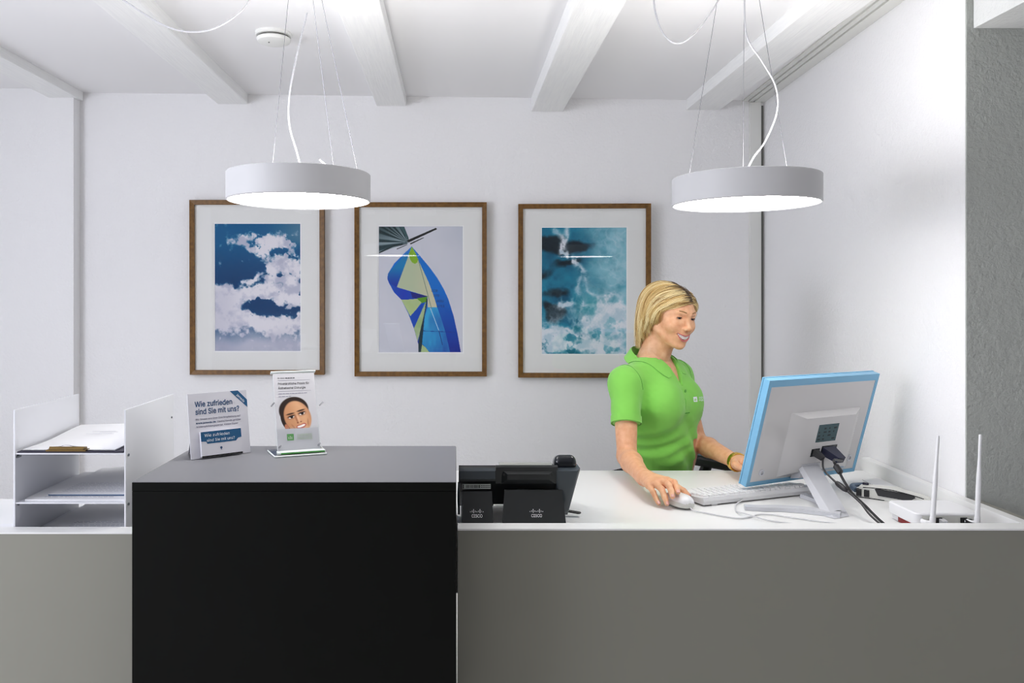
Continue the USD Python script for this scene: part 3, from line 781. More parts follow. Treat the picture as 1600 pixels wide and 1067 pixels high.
def face_print(s, t):
    base = np.tile([0.80, 0.795, 0.81], (len(s), 1))
    x, y = (s - 0.50) * LW * 1000, (t - 0.50) * LH * 1000        # millimetres from the centre, y down
    a = math.radians(-17)
    X, Y = x * math.cos(a) + y * math.sin(a), -x * math.sin(a) + y * math.cos(a)
    X, Y = X + 4, Y - 10
    skin = mixc((0.80, 0.58, 0.42), (0.87, 0.66, 0.50), sm(-20, 15, X))
    skin = mixc(skin, (0.70, 0.47, 0.33), sm(18, 38, np.hypot(X * .95, (Y - 2) * .5)) * .7)

    def el(cx, cy, rx_, ry_, soft=.15, r=0.0):
        u, v = (X - cx) * math.cos(r) + (Y - cy) * math.sin(r), -(X - cx) * math.sin(r) + (Y - cy) * math.cos(r)
        return 1 - sm(1 - soft, 1 + soft, np.hypot(u / rx_, v / ry_))
    base = mixc(base, (0.17, 0.12, 0.10), el(-1, -16, 37, 34, .05))
    base = mixc(base, (0.17, 0.12, 0.10), el(-30, 4, 10, 24, .1))
    base = mixc(base, skin[:], el(1.5, 4, 33.5, 43, .06)) if False else base * (1 - el(1.5, 4, 33, 43, .06))[:, None] + skin * el(1.5, 4, 33, 43, .06)[:, None]
    base = mixc(base, (0.72, 0.46, 0.34), el(-33, 22, 5, 10, .2))
    for sgn in (-1, 1):
        base = mixc(base, (0.24, 0.16, 0.12), el(sgn * 14 + 1, -9.0, 10, 2.0, .5, sgn * -.02 + .06))
        base = mixc(base, (0.55, 0.36, 0.27), .6 * el(sgn * 14 + 1, -1, 10.5, 6, .5))
        base = mixc(base, (0.93, 0.90, 0.88), el(sgn * 14 + 1, 0.2, 7.0, 2.9, .3))
        base = mixc(base, (0.14, 0.09, 0.07), el(sgn * 14 + 1.5, 0, 3.4, 3.2, .25))
        base = mixc(base, (0.12, 0.08, 0.07), el(sgn * 14 + 1, -2.6, 8.5, 1.7, .5))
    base = mixc(base, (0.62, 0.38, 0.27), .65 * el(-3.2, 9, 2.2, 11, .6))
    base = mixc(base, (0.93, 0.74, 0.60), .7 * el(2, 9, 2.6, 10, .6))
    base = mixc(base, (0.45, 0.22, 0.16), .8 * (el(-3.5, 18.5, 2.2, 1.3, .5) + el(5, 18.5, 2.2, 1.3, .5)).clip(0, 1))
    base = mixc(base, (0.72, 0.36, 0.32), el(2, 29, 13, 6.5, .12) * sm(24.5, 26, Y + .012 * X ** 2))
    base = mixc(base, (0.97, 0.95, 0.93), el(2, 29.0, 10.5, 3.4, .15) * sm(26.5, 27.5, Y + .008 * X ** 2))
    base = mixc(base, (0.62, 0.40, 0.29), .5 * (el(-17, 26, 2.0, 9, .6, -.3) + el(21, 26, 2.0, 9, .6, .3)).clip(0, 1))
    low = t > 0.715
    base[low] = (0.755, 0.75, 0.775)
    return base


g, c = paint_grid(LW, LH, 110, 210, face_print)
v, f = g
v = np.stack([v[:, 0] + LW / 2, v[:, 2] + LH / 2, np.zeros(len(v))], -1)
T.addw('leaflet', P2(0, LW, 0.0, LH, -0.0085, -0.0006), 'paper')
LC = T.addw('leaflet_cover', frame((v, f), O, W2, U2), 'printed', smooth=False, color=c, label='leaflet cover with a smiling dark-haired woman')
tx = lambda s, h, x, y, z, m, **k: T.addw('lettering', text(s, h, O + W2 * x + U2 * y + F2 * z, W2, U2, **k), m, smooth=False, under=LC)
tx('Dr. med.', 0.0034, 0.010, LH - 0.0135, 0.0002, 'ink_dark', width=0.017)
T.addw('small_print', frame(join(*[box(0.0295 + .0062 * k, 0.0345 + .0062 * k, LH - .0135, LH - .0112, 0.0002, 0.0004) for k in range(4)]), O, W2, U2), 'ink_dark', smooth=False, under=LC)
tx('Privatärztliche Praxis für', 0.0058, 0.010, LH - 0.0300, 0.0002, 'ink_dark', width=0.079)
tx('Ästhetische Chirurgie', 0.0058, 0.010, LH - 0.0415, 0.0002, 'ink_dark', width=0.069)
for yy, x1 in ((LH - 0.0185, 0.092), (LH - 0.0475, 0.092)):
    T.addw('rule', P2(0.010, x1, yy, yy + 0.0005, 0.0002, 0.0004), 'ink_grey', under=LC)
r_ = np.random.default_rng(4)
sp = []
for yy, x1 in ((LH - 0.0545, 0.080), (LH - 0.0620, 0.038)):
    x = 0.010
    while x < x1:
        w = r_.uniform(.003, .009)
        sp.append(P2(x, x + w, yy, yy + 0.0014, 0.0002, 0.0004))
        x += w + .0016
T.addw('small_print', join(*sp), 'ink_grey', smooth=False, under=LC)


def practice_logo(add_, o, x, y, n, h, m_box, m_icon, m_text, on=None):
    """The square mark with a bar icon, and two lines of wording beside it; h is the square's side."""
    add = lambda *a, **k: add_(*a, under=on, **k)
    sq = Polygon([(0, 0), (h, 0), (h, h), (0, h)])
    add('logo_square', frame(prism(sq, 0.0002, 0.0004), o, x, y), m_box, smooth=False)
    bars = join(*[box(h * (.2 + .22 * k), h * (.32 + .22 * k), h * .2, h * (.55 + .15 * (k % 2)), 0.0004, 0.0006) for k in range(3)])
    add('logo_icon', frame(bars, o, x, y), m_icon, smooth=False)
    add('logo_wording', text('CHIRURGIE', h * .36, o + x * h * 1.45 + y * h * .56 + n * .0002, x, y, width=h * 2.3), m_text, smooth=False)
    add('logo_wording', text('PRAXIS', h * .40, o + x * h * 1.45 + y * h * .04 + n * .0002, x, y, width=h * 2.3), m_text, smooth=False)


practice_logo(T.addw, O + W2 * 0.024 + U2 * 0.028 + F2 * 0.0002, W2, U2, F2, 0.0165, 'ink_green', 'ink_pale_green', 'ink_pale_green', LC)

# ---------------------------------------------------------------- telephones, seen from behind
def brand_mark(T, cx, z, y, lean, m='paper', on=None):
    """White bar mark over the maker's name on a plate that leans back."""
    o, X, Y = np.array([cx, y, z]), np.array([1.0, 0, 0]), np.array([0, lean, 1.0])
    Y /= np.linalg.norm(Y)
    hs = (.18, .34, .62, .34, .18, .34, .62, .34, .18)
    b = [box((k - 4) * .0039 - .0008, (k - 4) * .0039 + .0008, .0125 - (.0022 if hh > .6 else 0), .0125 + hh * .0115, 0.0002, 0.0006) for k, hh in enumerate(hs)]
    T.add('logo_bars', frame(join(*b), o, X, Y), m, smooth=False, under=on)
    T.add('lettering', text('CISCO', 0.0072, o - np.array([0, .0002, 0]), X, Y, 0.0004, True, True, width=.0270), m, smooth=False, under=on)


T = Thing('desk_phone', 'black office desk phone with handset seen from behind', 'telephone', (0.19, 1.965, DESK))
x0, x1 = -0.075, 0.082
ST = T.add('stand', hull([(x, y, z) for x, s in ((x0, -1), (x1, 1)) for y, z in ((-0.030, 0.0005), (-0.022, 0.0005))] + [(x, y, z) for x in (x0 + .008, x1 - .005) for y, z in ((0.012, 0.086), (0.022, 0.086))] + [(x, 0.03, .0005) for x in (x0 + .01, x1 - .01)]), 'phone_black')
T.add('housing', hull([(x, y, z) for x in (-0.088, 0.066) for y, z in ((0.012, 0.143), (0.018, 0.1465), (0.020, 0.100), (0.048, 0.140), (0.20, 0.040), (0.20, 0.012), (0.16, 0.012))]), 'phone_black')
T.add('rear_hump', hull([(x, y, z) for x, zz in ((-0.074, 0), (-0.060, 1), (0.044, 1), (0.060, 0)) for y, z in ((0.0175, 0.136), (0.0075 if zz else 0.016, 0.126), (0.0085 if zz else 0.017, 0.112), (0.018, 0.100))]), 'phone_black')
T.add('silver_rim', hull([(x, y, z) for x in (-0.080, 0.052) for y, z in ((0.016, 0.1466), (0.040, 0.1466), (0.018, 0.1495), (0.036, 0.1495))]), 'phone_silver', label='thin silver upper edge')
for x in (-0.068, 0.050):
    T.add('screw_cap', move(lathe([(0, 0), (0.003, 0), (0.003, 0.002), (0, 0.002)], 12), (x, 0.0125, 0.124), rx(math.radians(90))), 'rubber_black')
T.add('cradle', hull([(x, y, z) for (xx, hw, z) in ((0.090, 0.033, 0.138), (0.090, 0.0325, 0.132), (0.084, 0.014, 0.035), (0.083, 0.010, 0.018)) for x in (xx - hw, xx + hw) for y in (0.022 + (0.138 - z) * .1, 0.075 + (0.138 - z) * .9)]
                    + [(xx + s * .7 * hw, y - .014, z) for (xx, hw, z, y) in ((0.090, 0.033, 0.134, 0.022), (0.084, 0.014, 0.035, 0.032)) for s in (-1, 1)]), 'phone_grey', smooth=70, label='dark grey handset cradle')


def capsule_hull(pts, n=14):
    out = []
    for p, r in pts:
        m = trimesh.creation.icosphere(2, 1.0)
        out.append(np.array(m.vertices) * np.asarray(r) + p)
    return hull(np.vstack(out))


T.add('handset', join(capsule_hull([((0.088 + sx, 0.044, 0.146), (0.016, 0.016, 0.021)) for sx in (-.013, .013)] + [((0.088 + sx, 0.066, 0.142), (0.016, 0.018, 0.020)) for sx in (-.013, .013)]), capsule_hull([((0.088, 0.070, 0.140), (0.019, 0.018, 0.012)), ((0.088, 0.160, 0.080), (0.019, 0.018, 0.012))]),
                      capsule_hull([((0.088, 0.170, 0.060), (0.027, 0.026, 0.018)), ((0.088, 0.180, 0.050), (0.027, 0.026, 0.018))])), 'phone_gloss', smooth=60)
T.add('screw', move(lathe([(0, 0), (.0022, 0), (.0022, .002), (0, .002)], 10), (0.1085, 0.045, 0.094), rx(math.radians(90))), 'rubber_black')
coil = [(0.090 + .040 * k / 40 + .0060 * math.cos(k * 1.5), 0.085 - .004 * k / 40 + .0060 * math.sin(k * 1.5), 0.016 - .006 * k / 40) for k in range(41)]
T.add('coiled_cord', join(tube([(0.080, 0.10, 0.028), (0.086, 0.090, 0.020), coil[0]], 0.003, 8), tube(coil, 0.0021, 6, 3)), 'rubber_black')
brand_mark(T, 0.010, 0.0265, -0.0190, 0.44, 'paper', ST)

T = Thing('phone_module', 'narrow black key module left of the desk phone', 'telephone', (0.0555, 1.960, DESK))
ST = T.add('stand', hull([(x, y, z) for x in (-0.038, 0.0385) for y, z in ((-0.028, 0.0005), (0.02, 0.0005))] + [(x, y, z) for x in (-0.0375, 0.036) for y, z in ((0.010, 0.084), (0.022, 0.084))]), 'phone_black')
T.add('stand_edge', hull([(x, y, z) for x in (-0.0405, -0.0383) for y, z in ((-0.028, 0.0005), (0.0, 0.0005), (0.010, 0.083), (0.020, 0.083))]), 'phone_grey')
T.add('housing', hull([(x, y, z) for x in (-0.046, 0.046) for y, z in ((0.004, 0.137), (0.020, 0.1465), (0.010, 0.110), (0.048, 0.138), (0.19, 0.045), (0.19, 0.015), (0.15, 0.012), (0.02, 0.100))]), 'phone_black')
T.add('rear_plate', hull([(x, y, z) for x in (-0.044, 0.044) for y, z in ((0.0005, 0.136), (0.006, 0.143), (0.002, 0.116), (0.02, 0.110))]), 'phone_grey')
BL_ = T.add('barcode_label', frame(box(-0.037, 0.033, 0, 0.012, 0.0, 0.0006), (0, 0.0107, 0.0900), (1, 0, 0), (0, 0.05, 1)), 'phone_label', label='pale printed barcode label')
bars, x = [], -0.028
r_ = np.random.default_rng(5)
while x < 0.006:
    w = r_.uniform(.0006, .0018)
    bars.append(box(x, x + w, .002, .010, .0006, .0008))
    x += w + r_.uniform(.0006, .0014)
bars += [box(-.0362, -.0335, .001, .011, .0006, .0008)] + [box(.009 + .004 * k, .0115 + .004 * k, .003 + .004 * j, .005 + .004 * j, .0006, .0008) for k in range(6) for j in range(2)]
T.add('barcode', frame(join(*bars), (0, 0.0107, 0.0900), (1, 0, 0), (0, 0.05, 1)), 'phone_black', smooth=False, under=BL_)
T.add('side_cable', tube([(-0.0455, 0.02, 0.105), (-0.047, 0.015, 0.07), (-0.046, 0.01, 0.045), (-0.046, 0.0, 0.03)], 0.0028, 8), 'phone_grey')
brand_mark(T, -0.002, 0.0265, -0.0168, 0.40, 'paper', ST)

# ---------------------------------------------------------------- monitor
Wm = np.array([0.8930, 0.4501, 0])
Nh = np.array([Wm[1], -Wm[0], 0])
Um = Nh * 0.2676 + np.array([0, 0, 0.9635])
Um /= np.linalg.norm(Um)
Nm = np.cross(Wm, Um)
O = np.array([0.815, 2.226, 0.774])
PW, PH = 0.457, 0.3176
T = Thing('monitor', 'flat computer monitor with light blue rim seen from behind', 'monitor', (0.985, 2.05, DESK))
M = lambda m: frame(m, O, Wm, Um)
outer = Polygon([(0, 0), (PW, 0), (PW, PH), (0, PH)])
rim = 0.0125
T.addw('rim', M(prism(outer.difference(Polygon([(rim, rim), (PW - rim, rim), (PW - rim, PH - rim * 1.6), (rim, PH - rim * 1.6)])), -0.021, 0.0)), 'monitor_blue', label='light blue outer rim')
T.addw('back_cover', M(hull([(x, y, z) for x in (rim - .001, PW - rim + .001) for y in (rim - .001, PH - rim * 1.6 + .001) for z in (-0.018, -0.001)] + [(x, y, 0.004) for x in (rim + .012, PW - rim - .012) for y in (rim + .012, PH - rim * 1.6 - .012)])), 'monitor_white', label='glossy white back')
bx0, bx1, by0, by1 = 0.155, 0.360, 0.040, 0.205
T.addw('rear_bulge', M(hull([(x, y, 0.0035) for x in (bx0 - .045, bx1 + .045) for y in (by0 - .02, by1 + .012)] + [(x, y, 0.024) for x in (bx0, bx1) for y in (by0, by1)])), 'monitor_white')
RL = T.addw('rating_label', M(box(0.212, 0.296, 0.128, 0.182, 0.0241, 0.0245)), 'label_teal', label='dark teal rating label')
T.addw('label_print', M(join(*[box(0.217 + .02 * (k % 4), 0.229 + .02 * (k % 4) - .004 * (k % 3), 0.134 + .011 * (k // 4), 0.139 + .011 * (k // 4), 0.0245, 0.0247) for k in range(16) if k % 5 != 2])), 'label_ink', smooth=False, under=RL)
T.addw('socket_recess', M(join(box(0.205, 0.238, 0.084, 0.108, 0.0241, 0.0250), box(0.246, 0.310, 0.084, 0.114, 0.0241, 0.0250))), 'screen_dark')
for x, y in ((0.045, 0.042), (0.408, 0.052)):
    T.addw('screw_boss', M(move(lathe([(0.004, 0.004), (0.010, 0.004), (0.010, 0.006), (0.0085, 0.0072), (0.0055, 0.0072), (0.005, 0.0045), (0.004, 0.004)], 24), (x, y, 0))), 'monitor_silver')
T.addw('screen', M(box(0.004, PW - .004, 0.004, PH - .004, -0.024, -0.0212, 0.001)), 'screen_dark')
T.addw('front_bezel', M(prism(outer.buffer(0.001).difference(Polygon([(.018, .018), (PW - .018, .018), (PW - .018, PH - .018), (.018, PH - .018)])), -0.026, -0.0215)), 'monitor_blue')
# stand: a slanting neck on a flat forked foot
mid = O + Wm * (PW / 2 - 0.012)
heel = np.array([0.985, 2.052, DESK])
top = mid + Um * 0.055 + Nm * 0.012
ax = np.array([0.70, -0.714, 0])                  # across the neck's thickness, towards the camera and right
side = np.array([0.89, 0.45, 0])
neck = []
for p, hw, th in ((heel + [0, 0, 0.001], 0.028, 0.017), (top, 0.034, 0.010)):
    for a in (-hw, hw):
        for b in (-th, th):
            neck.append(p + side * a + Nh * b)
T.addw('neck', hull(neck), 'monitor_silver')
T.addw('hinge_block', hull([p for a in (-0.046, 0.046) for p in (mid + Wm * a + Um * 0.010 + Nm * 0.0042, mid + Wm * a + Um * 0.070 + Nm * 0.0042, mid + Wm * a * .8 + Um * 0.020 + Nm * 0.026, mid + Wm * a * .8 + Um * 0.062 + Nm * 0.026)]), 'monitor_silver')


def arc_leg(pts, w0, w1, h):
    P = catmull(np.asarray(pts, float), 6)
    d = np.gradient(P, axis=0)
    d /= np.linalg.norm(d, axis=1, keepdims=True)
    nn = np.stack([-d[:, 1], d[:, 0]], -1)
    w = np.linspace(w0, w1, len(P))[:, None] / 2
    return prism(np.vstack([P + nn * w, (P - nn * w)[::-1]]).tolist(), DESK + 0.0006, DESK + h)


T.addw('foot', arc_leg([(0.995, 2.048), (0.925, 2.088), (0.860, 2.108), (0.815, 2.108), (0.772, 2.118)], 0.040, 0.024, 0.011), 'monitor_silver')
T.addw('foot', arc_leg([(0.995, 2.060), (1.005, 2.13), (1.000, 2.20), (0.985, 2.245)], 0.036, 0.024, 0.011), 'monitor_silver')
# cables
pp = lambda x, y, z: O + Wm * x + Um * y + Nm * z
T.addw('power_plug', hull([pp(x, y, z) for x, y, z in ((0.212, .088, .025), (0.232, .088, .025), (0.212, .106, .025), (0.232, .106, .025), (.222, .082, .048), (.234, .082, .048), (.222, .094, .050), (.234, .094, .050))]), 'cable_black')
T.addw('video_plug', hull([pp(x, y, z) for x, y, z in ((0.250, .086, .025), (0.300, .086, .025), (0.250, .110, .025), (0.300, .110, .025), (.276, .074, .060), (.304, .074, .060), (.276, .092, .064), (.304, .092, .064))]), 'plug_navy', label='dark blue video plug')
c1 = [pp(.229, .086, .048), (0.9894, 2.130, 0.8448), (0.9928, 2.090, 0.8281), (1.0009, 2.065, 0.8171), (1.0118, 2.040, 0.8048), (1.0251, 2.005, 0.7858), (1.028, 1.972, .7685), (1.034, 1.94, .7560), (1.038, 1.90, .7475), (1.040, 1.87, .7460)]
c2 = [pp(.297, .080, .060), (1.0121, 2.120, 0.8709), (1.0127, 2.100, 0.8529), (1.0150, 2.070, 0.8259), (1.0233, 2.040, 0.7999), (1.0339, 2.000, 0.7806), (1.036, 1.970, .7700), (1.042, 1.94, .7575), (1.046, 1.90, .7485), (1.048, 1.87, .7470)]
T.addw('power_cable', tube(c1, 0.0026, 8), 'cable_black', label='thin black power cable')
T.addw('video_cable', tube(c2, 0.0034, 8), 'cable_black', label='black video cable')
T.addw('cable_joint', tube([(0.9961, 2.076, 0.8229), (0.9999, 2.070, 0.8184), (1.0061, 2.052, 0.8110), (1.0105, 2.044, 0.8063)], [.004, .0068, .0068, .004], 12, 4), 'cable_black', label='plug and socket joint of the thin cable')
T.addw('ferrite_core', tube([(1.0084, 2.105, 0.8603), (1.0091, 2.103, 0.8590), (1.0147, 2.090, 0.8449), (1.0154, 2.088, 0.8437)], [.0055, .0082, .0082, .0055], 12, 0), 'cable_black', label='thick ferrite sleeve')

# ---------------------------------------------------------------- keyboard
kx, ky = np.array([0.937, 0.349, 0]), np.array([-0.349, 0.937, 0])
T = Thing('keyboard', 'white compact keyboard in front of the monitor', 'keyboard', (0.6706, 2.1422, DESK), rot=np.stack([kx, ky, [0, 0, 1]], 1))
KL, KD = 0.395, 0.140
# y = 0 is the rear edge (towards the camera), y = KD the typing side
T.add('case', hull([(x, y, z) for x in (0.002, KL - .002) for y, z in ((0.002, .004), (KD - .002, .003), (KD, .010), (0.004, .0235), (0, .014))] + [(x, y, z) for x in (0, KL) for y, z in ((.004, .006), (KD - .004, .006), (KD - .004, .010), (.006, .0225))]), 'case_white')
rng = np.random.default_rng(12)
for r in range(6):
    y = 0.010 + 0.0205 * r
    zz = 0.0233 - 0.0135 * (y / KD) - .0006
    x, row = 0.010, 0
    widths = [[.0175] * 20, [.0185] * 20, [.026] + [.0185] * 18, [.030] + [.0185] * 18, [.038] + [.0185] * 18, [.024, .02, .02, .098, .02, .02, .024] + [.0185] * 8][r]
    for w in widths:
        if x + w > KL - 0.010:
            break
        k = [(x + a * (w - .0025) + (.0012 if a == 0 else -.0012) * tt, y + b * .016 + (.0012 if b == 0 else -.0022) * tt, zz + .0055 * tt) for a in (0, 1) for b in (0, 1) for tt in (0, 1)]
        T.add('key', hull(k), 'key_white')
        x += w
for x in (0.03, KL - 0.05):
    T.add('rear_foot', box(x, x + .02, 0.004, 0.014, 0.0003, 0.006), 'case_white')
T.addw('keyboard_cord', tube([(.7935, 2.1890, DESK + .008), (.766, 2.160, DESK + .0035), (.750, 2.125, DESK + .0028), (.740, 2.085, DESK + .0034), (.744, 2.050, DESK + .0085), (.757, 2.028, DESK + .0085), (.795, 1.998, DESK + .003), (.86, 1.965, DESK + .0028), (.95, 1.93, DESK + .0028)], 0.0018, 8), 'cord_white')

# ---------------------------------------------------------------- mouse
hm = np.array([0.31, -0.95, 0]) / np.hypot(.31, .95)
mx = np.array([-hm[1], hm[0], 0])
T = Thing('computer_mouse', 'white mouse under her right hand', 'mouse', (0.607, 2.155, DESK), rot=np.stack([hm, mx, [0, 0, 1]], 1))
n, m_ = 26, 20


def mouse_shell(scale=1.0, z0=0.0):
    u, w = np.meshgrid(np.linspace(0, np.pi, n), np.linspace(0, 2 * np.pi, m_, endpoint=False), indexing='ij')
    e = lambda c, p: np.sign(c) * np.abs(c) ** p
    x = 0.052 * e(np.cos(u), .8)
    r = e(np.sin(u), .62)
    y = 0.0305 * r * e(np.cos(w), .85) * (1 - .08 * np.cos(u))
    z = np.where(np.sin(w) > 0, 0.026 * (1 + .16 * np.cos(u + .5)), 0.010) * r * e(np.sin(w), .9)
    v = np.stack([x * scale, y * scale, z * scale + 0.0105 + z0], -1).reshape(-1, 3)
    i, j = np.meshgrid(np.arange(n - 1), np.arange(m_), indexing='ij')
    q = np.stack([i * m_ + j, i * m_ + (j + 1) % m_, (i + 1) * m_ + (j + 1) % m_, (i + 1) * m_ + j], -1).reshape(-1, 4)
    return v, q


sh, shq = mouse_shell()
sh[:, 2] = np.maximum(sh[:, 2], 0.0006)
T.add('body', (sh, shq), 'cream_plastic', smooth=50)
v2, q2 = mouse_shell(1.0, .0012)
keep = (v2[q2][:, :, 0].mean(1) > -0.020) & (v2[q2][:, :, 2].mean(1) > 0.0175)
for sgn in (-1, 1):
    kk = keep & (v2[q2][:, :, 1].mean(1) * sgn > 0)
    T.add('mouse_button', (v2, q2[kk]), 'plastic_white', smooth=50)
T.add('scroll_wheel', hull([(0.026 + a * math.cos(t), s * .0032, 0.0305 + a * .55 * math.sin(t)) for t in np.linspace(0, 2 * np.pi, 14) for s in (-1, 1) for a in (0.0085,)]), 'rubber_black', label='black scroll wheel')
T.addw('mouse_cord', tube([(.6235, 2.1045, DESK + .008), (.630, 2.090, DESK + .004), (.655, 2.072, DESK + .0028), (.690, 2.040, DESK + .0028), (.725, 2.022, DESK + .0028), (.760, 2.037, DESK + .0028), (.790, 2.060, DESK + .0028), (.825, 2.055, DESK + .0028), (.865, 2.025, DESK + .0028), (.92, 1.99, DESK + .0028), (.99, 1.955, DESK + .0028)], 0.0018, 8), 'cord_white')

# ---------------------------------------------------------------- wireless router on a red box
T = Thing('network_box', 'flat dark red and white box under the router', 'box', (1.19, 1.965, DESK))
T.addw('box_body', box(1.118, 1.275, 1.893, 2.03, DESK + .0005, DESK + .0150, .001), 'plastic_white')
RP = T.addw('red_panel', box(1.1165, 1.20, 1.891, 2.0, DESK + .001, DESK + .0142), 'red_card', label='dark red panel')
T.addw('lettering', text('F', 0.0042, (1.1215, 1.8908, DESK + .006), (1, 0, 0), (0, 0, 1), .0003), 'ink_white', smooth=False, under=RP)
T = Thing('wireless_router', 'white wireless router with two upright antennas at the desk end', 'router', (1.19, 1.975, DESK + .0152))
T.add('case', move(rounded(0.162, 0.128, 0.030, 0.014, 0.003), (0, 0, 0.0)), 'plastic_white')
T.add('port_panel', box(-0.066, 0.066, -0.0648, -0.063, 0.003, 0.024), 'cream_plastic')
for x, m in ((-0.026, 'rubber_black'), (0.034, 'rubber_black')):
    T.add('network_port', box(x - .008, x + .008, -0.0665, -0.0648, 0.006, 0.020), m)
T.add('network_plug', hull([(x, y, z) for x in (-.026, -.013) for y, z in ((-.066, .008), (-.066, .018), (-.080, .007), (-.080, .015))]), 'cord_white', label='grey-white network plug')
T.add('network_cable', tube([(-.018, -.078, .011), (-.008, -.092, .006), (.004, -.102, -.004), (.012, -.108, -.011)], .0025, 8), 'cord_white')
T.add('network_plug', hull([(x, y, z) for x in (.036, .052) for y, z in ((-.066, .007), (-.066, .017), (-.082, .004), (-.082, .012))]), 'cable_black', label='black network plug')
T.add('network_cable', tube([(.046, -.080, .008), (.058, -.092, .000), (.066, -.098, -.010)], .0028, 8), 'cable_black', label='black network cable')
for x, lean, h, cl in ((-0.055, 0.014, 0.215, 0), (0.052, 0.008, 0.218, 1)):
    T.add('antenna_joint', tube([(x - .012, -.064, .012), (x - .006, -.074, .0105), (x + .004, -.078, .010)], [.0058, .006, .006], 14, 4), 'plastic_white')
    p = lambda t: (x + .005 + lean * t, -.079, .003 + h * t)
    T.add('antenna', tube([p(0), p(.02), p(.10), p(.12), p(.50), p(.72), p(.985), p(1.0)], [.0052, .0066, .0066, .0058, .0054, .0036, .0034, .001], 16, 4), 'plastic_white', label='tapered white antenna')

# small handheld device behind the router
dx = np.array([0.78, -0.626, 0])
T = Thing('label_printer', 'cream handheld device with black grip lying behind the router', 'device', (1.226, 2.215, DESK), rot=np.stack([dx, np.cross([0, 0, 1], dx), [0, 0, 1]], 1))
T.add('body', hull([(x, y, z) for x, yw, zh in ((-.092, .016, .020), (-.085, .022, .031), (0, .026, .034), (.08, .022, .020), (.098, .012, .010)) for s in (-1, 1) for y, z in ((s * yw, .0006), (s * yw * .8, zh))]), 'cream_plastic', smooth=40)
T.add('grip', hull([(x, y, z) for x, y, z in ((-.045, -.0235, .029), (-.036, -.0275, .012), (.042, -.0265, .009), (.055, -.0245, .019), (-.040, -.0225, .031), (.052, -.0200, .0245), (.03, -.0215, .0275))] + [(x, -.012, z) for x, z in ((-.040, .026), (.045, .018))]), 'rubber_black', label='black rubber grip')
T.add('seam', tube([(-.075, -.0225, .029), (-.04, -.0238, .0315), (.0, -.0232, .0315), (.055, -.0215, .0235), (.093, -.0125, .0115)], .0011, 6), 'rubber_black')
for k in range(2):
    T.add('catch', hull([(x, y, z) for x in (-.092 + .020 * k, -.079 + .020 * k) for y, z in ((-.0245, .004), (-.0245, .021), (-.016, .024), (-.019, .002))]), 'chair_plastic')
T.add('nozzle', tube([(-.094, -.020, .018), (-.104, -.010, .022), (-.106, .004, .024), (-.098, .014, .026), (-.082, .014, .031)], [.007, .0085, .008, .006, .004], 12), 'ridge_blue', label='blue-grey ribbed end')
T.add('thumb_switch', move(rounded(.016, .010, .006, .004, .001), (-.074, .008, .031)), 'clipboard_navy')
T.add('base_edge', box(-.088, -.02, -.0262, -.0245, .0006, .0022), 'chair_plastic')
T = sheet('paper_sheet', 'folded pale sheet against the side ledge behind the router', 'paper', 1.262, 1.314, 2.27, 2.46, DESK + .0004, .002, curl=.010)
T = sheet('paper_sheet', 'small pale sheet beside the router at the desk corner', 'paper', 1.285, 1.316, 1.86, 2.06, DESK + .0004, .001, m='card_white')

# ---------------------------------------------------------------- office chair behind the desk
fa = math.radians(42)
fwd, lft = np.array([math.sin(fa), -math.cos(fa), 0]), np.array([math.cos(fa), math.sin(fa), 0])
T = Thing('office_chair', 'dark office chair she sits on behind the desk', 'chair', (0.70, 2.82, 0), rot=np.stack([fwd, lft, [0, 0, 1]], 1))
T.add('seat', move(rounded(0.46, 0.48, 0.075, 0.10, 0.025), (0.02, 0, 0.330)), 'chair_fabric')
T.add('backrest', move(rounded(0.05, 0.40, 0.20, 0.022, 0.015), (-0.235, 0, 0.44)), 'chair_fabric')
T.add('gas_column', tube([(0, 0, 0.09), (0, 0, 0.25), (0, 0, 0.331)], [.03, .03, .022], 20, 0), 'chair_plastic')
for k in range(5):
    a = 2 * math.pi * k / 5 + .3
    e = np.array([.29 * math.cos(a), .29 * math.sin(a), 0.075])
    T.add('base_leg', hull([(p + s * np.array([-math.sin(a), math.cos(a), 0]) * w + [0, 0, z]) for p, w, zz in ((np.array([0, 0, .085]), .03, .03), (e, .015, .012)) for s in (-1, 1) for z in (-.012, zz)]), 'chair_plastic')
    c_ = np.array([-math.sin(a), math.cos(a), 0])
    T.add('castor', tube([e + [0, 0, -.045] - c_ * .022, e + [0, 0, -.045] + c_ * .022], .0298, 18, 0), 'chair_plastic')
for s in (-1, 1):
    T.add('armrest_post', tube([(-.02, s * .22, .43), (-.02, s * .275, .47), (-.02, s * .285, .58), (-.01, s * .285, .60 if s > 0 else .585)], .016, 12), 'chair_plastic')
hz = 0.678
T.add('armrest', move(rounded(.30, .075, .035, .03, .008), (0.06, .285, hz)), 'chair_plastic')
T.add('armrest_pad', move(rounded(.28, .06, .010, .025, .004), (0.06, .285, hz + .034)), 'chair_pad')
T.add('armrest_post', tube([(-.01, .285, .59), (0.03, .285, .64), (0.05, .285, hz + .004)], .02, 12), 'chair_plastic')
T.add('armrest', move(rounded(.26, .07, .03, .03, .008), (0.02, -.285, .582)), 'chair_plastic')

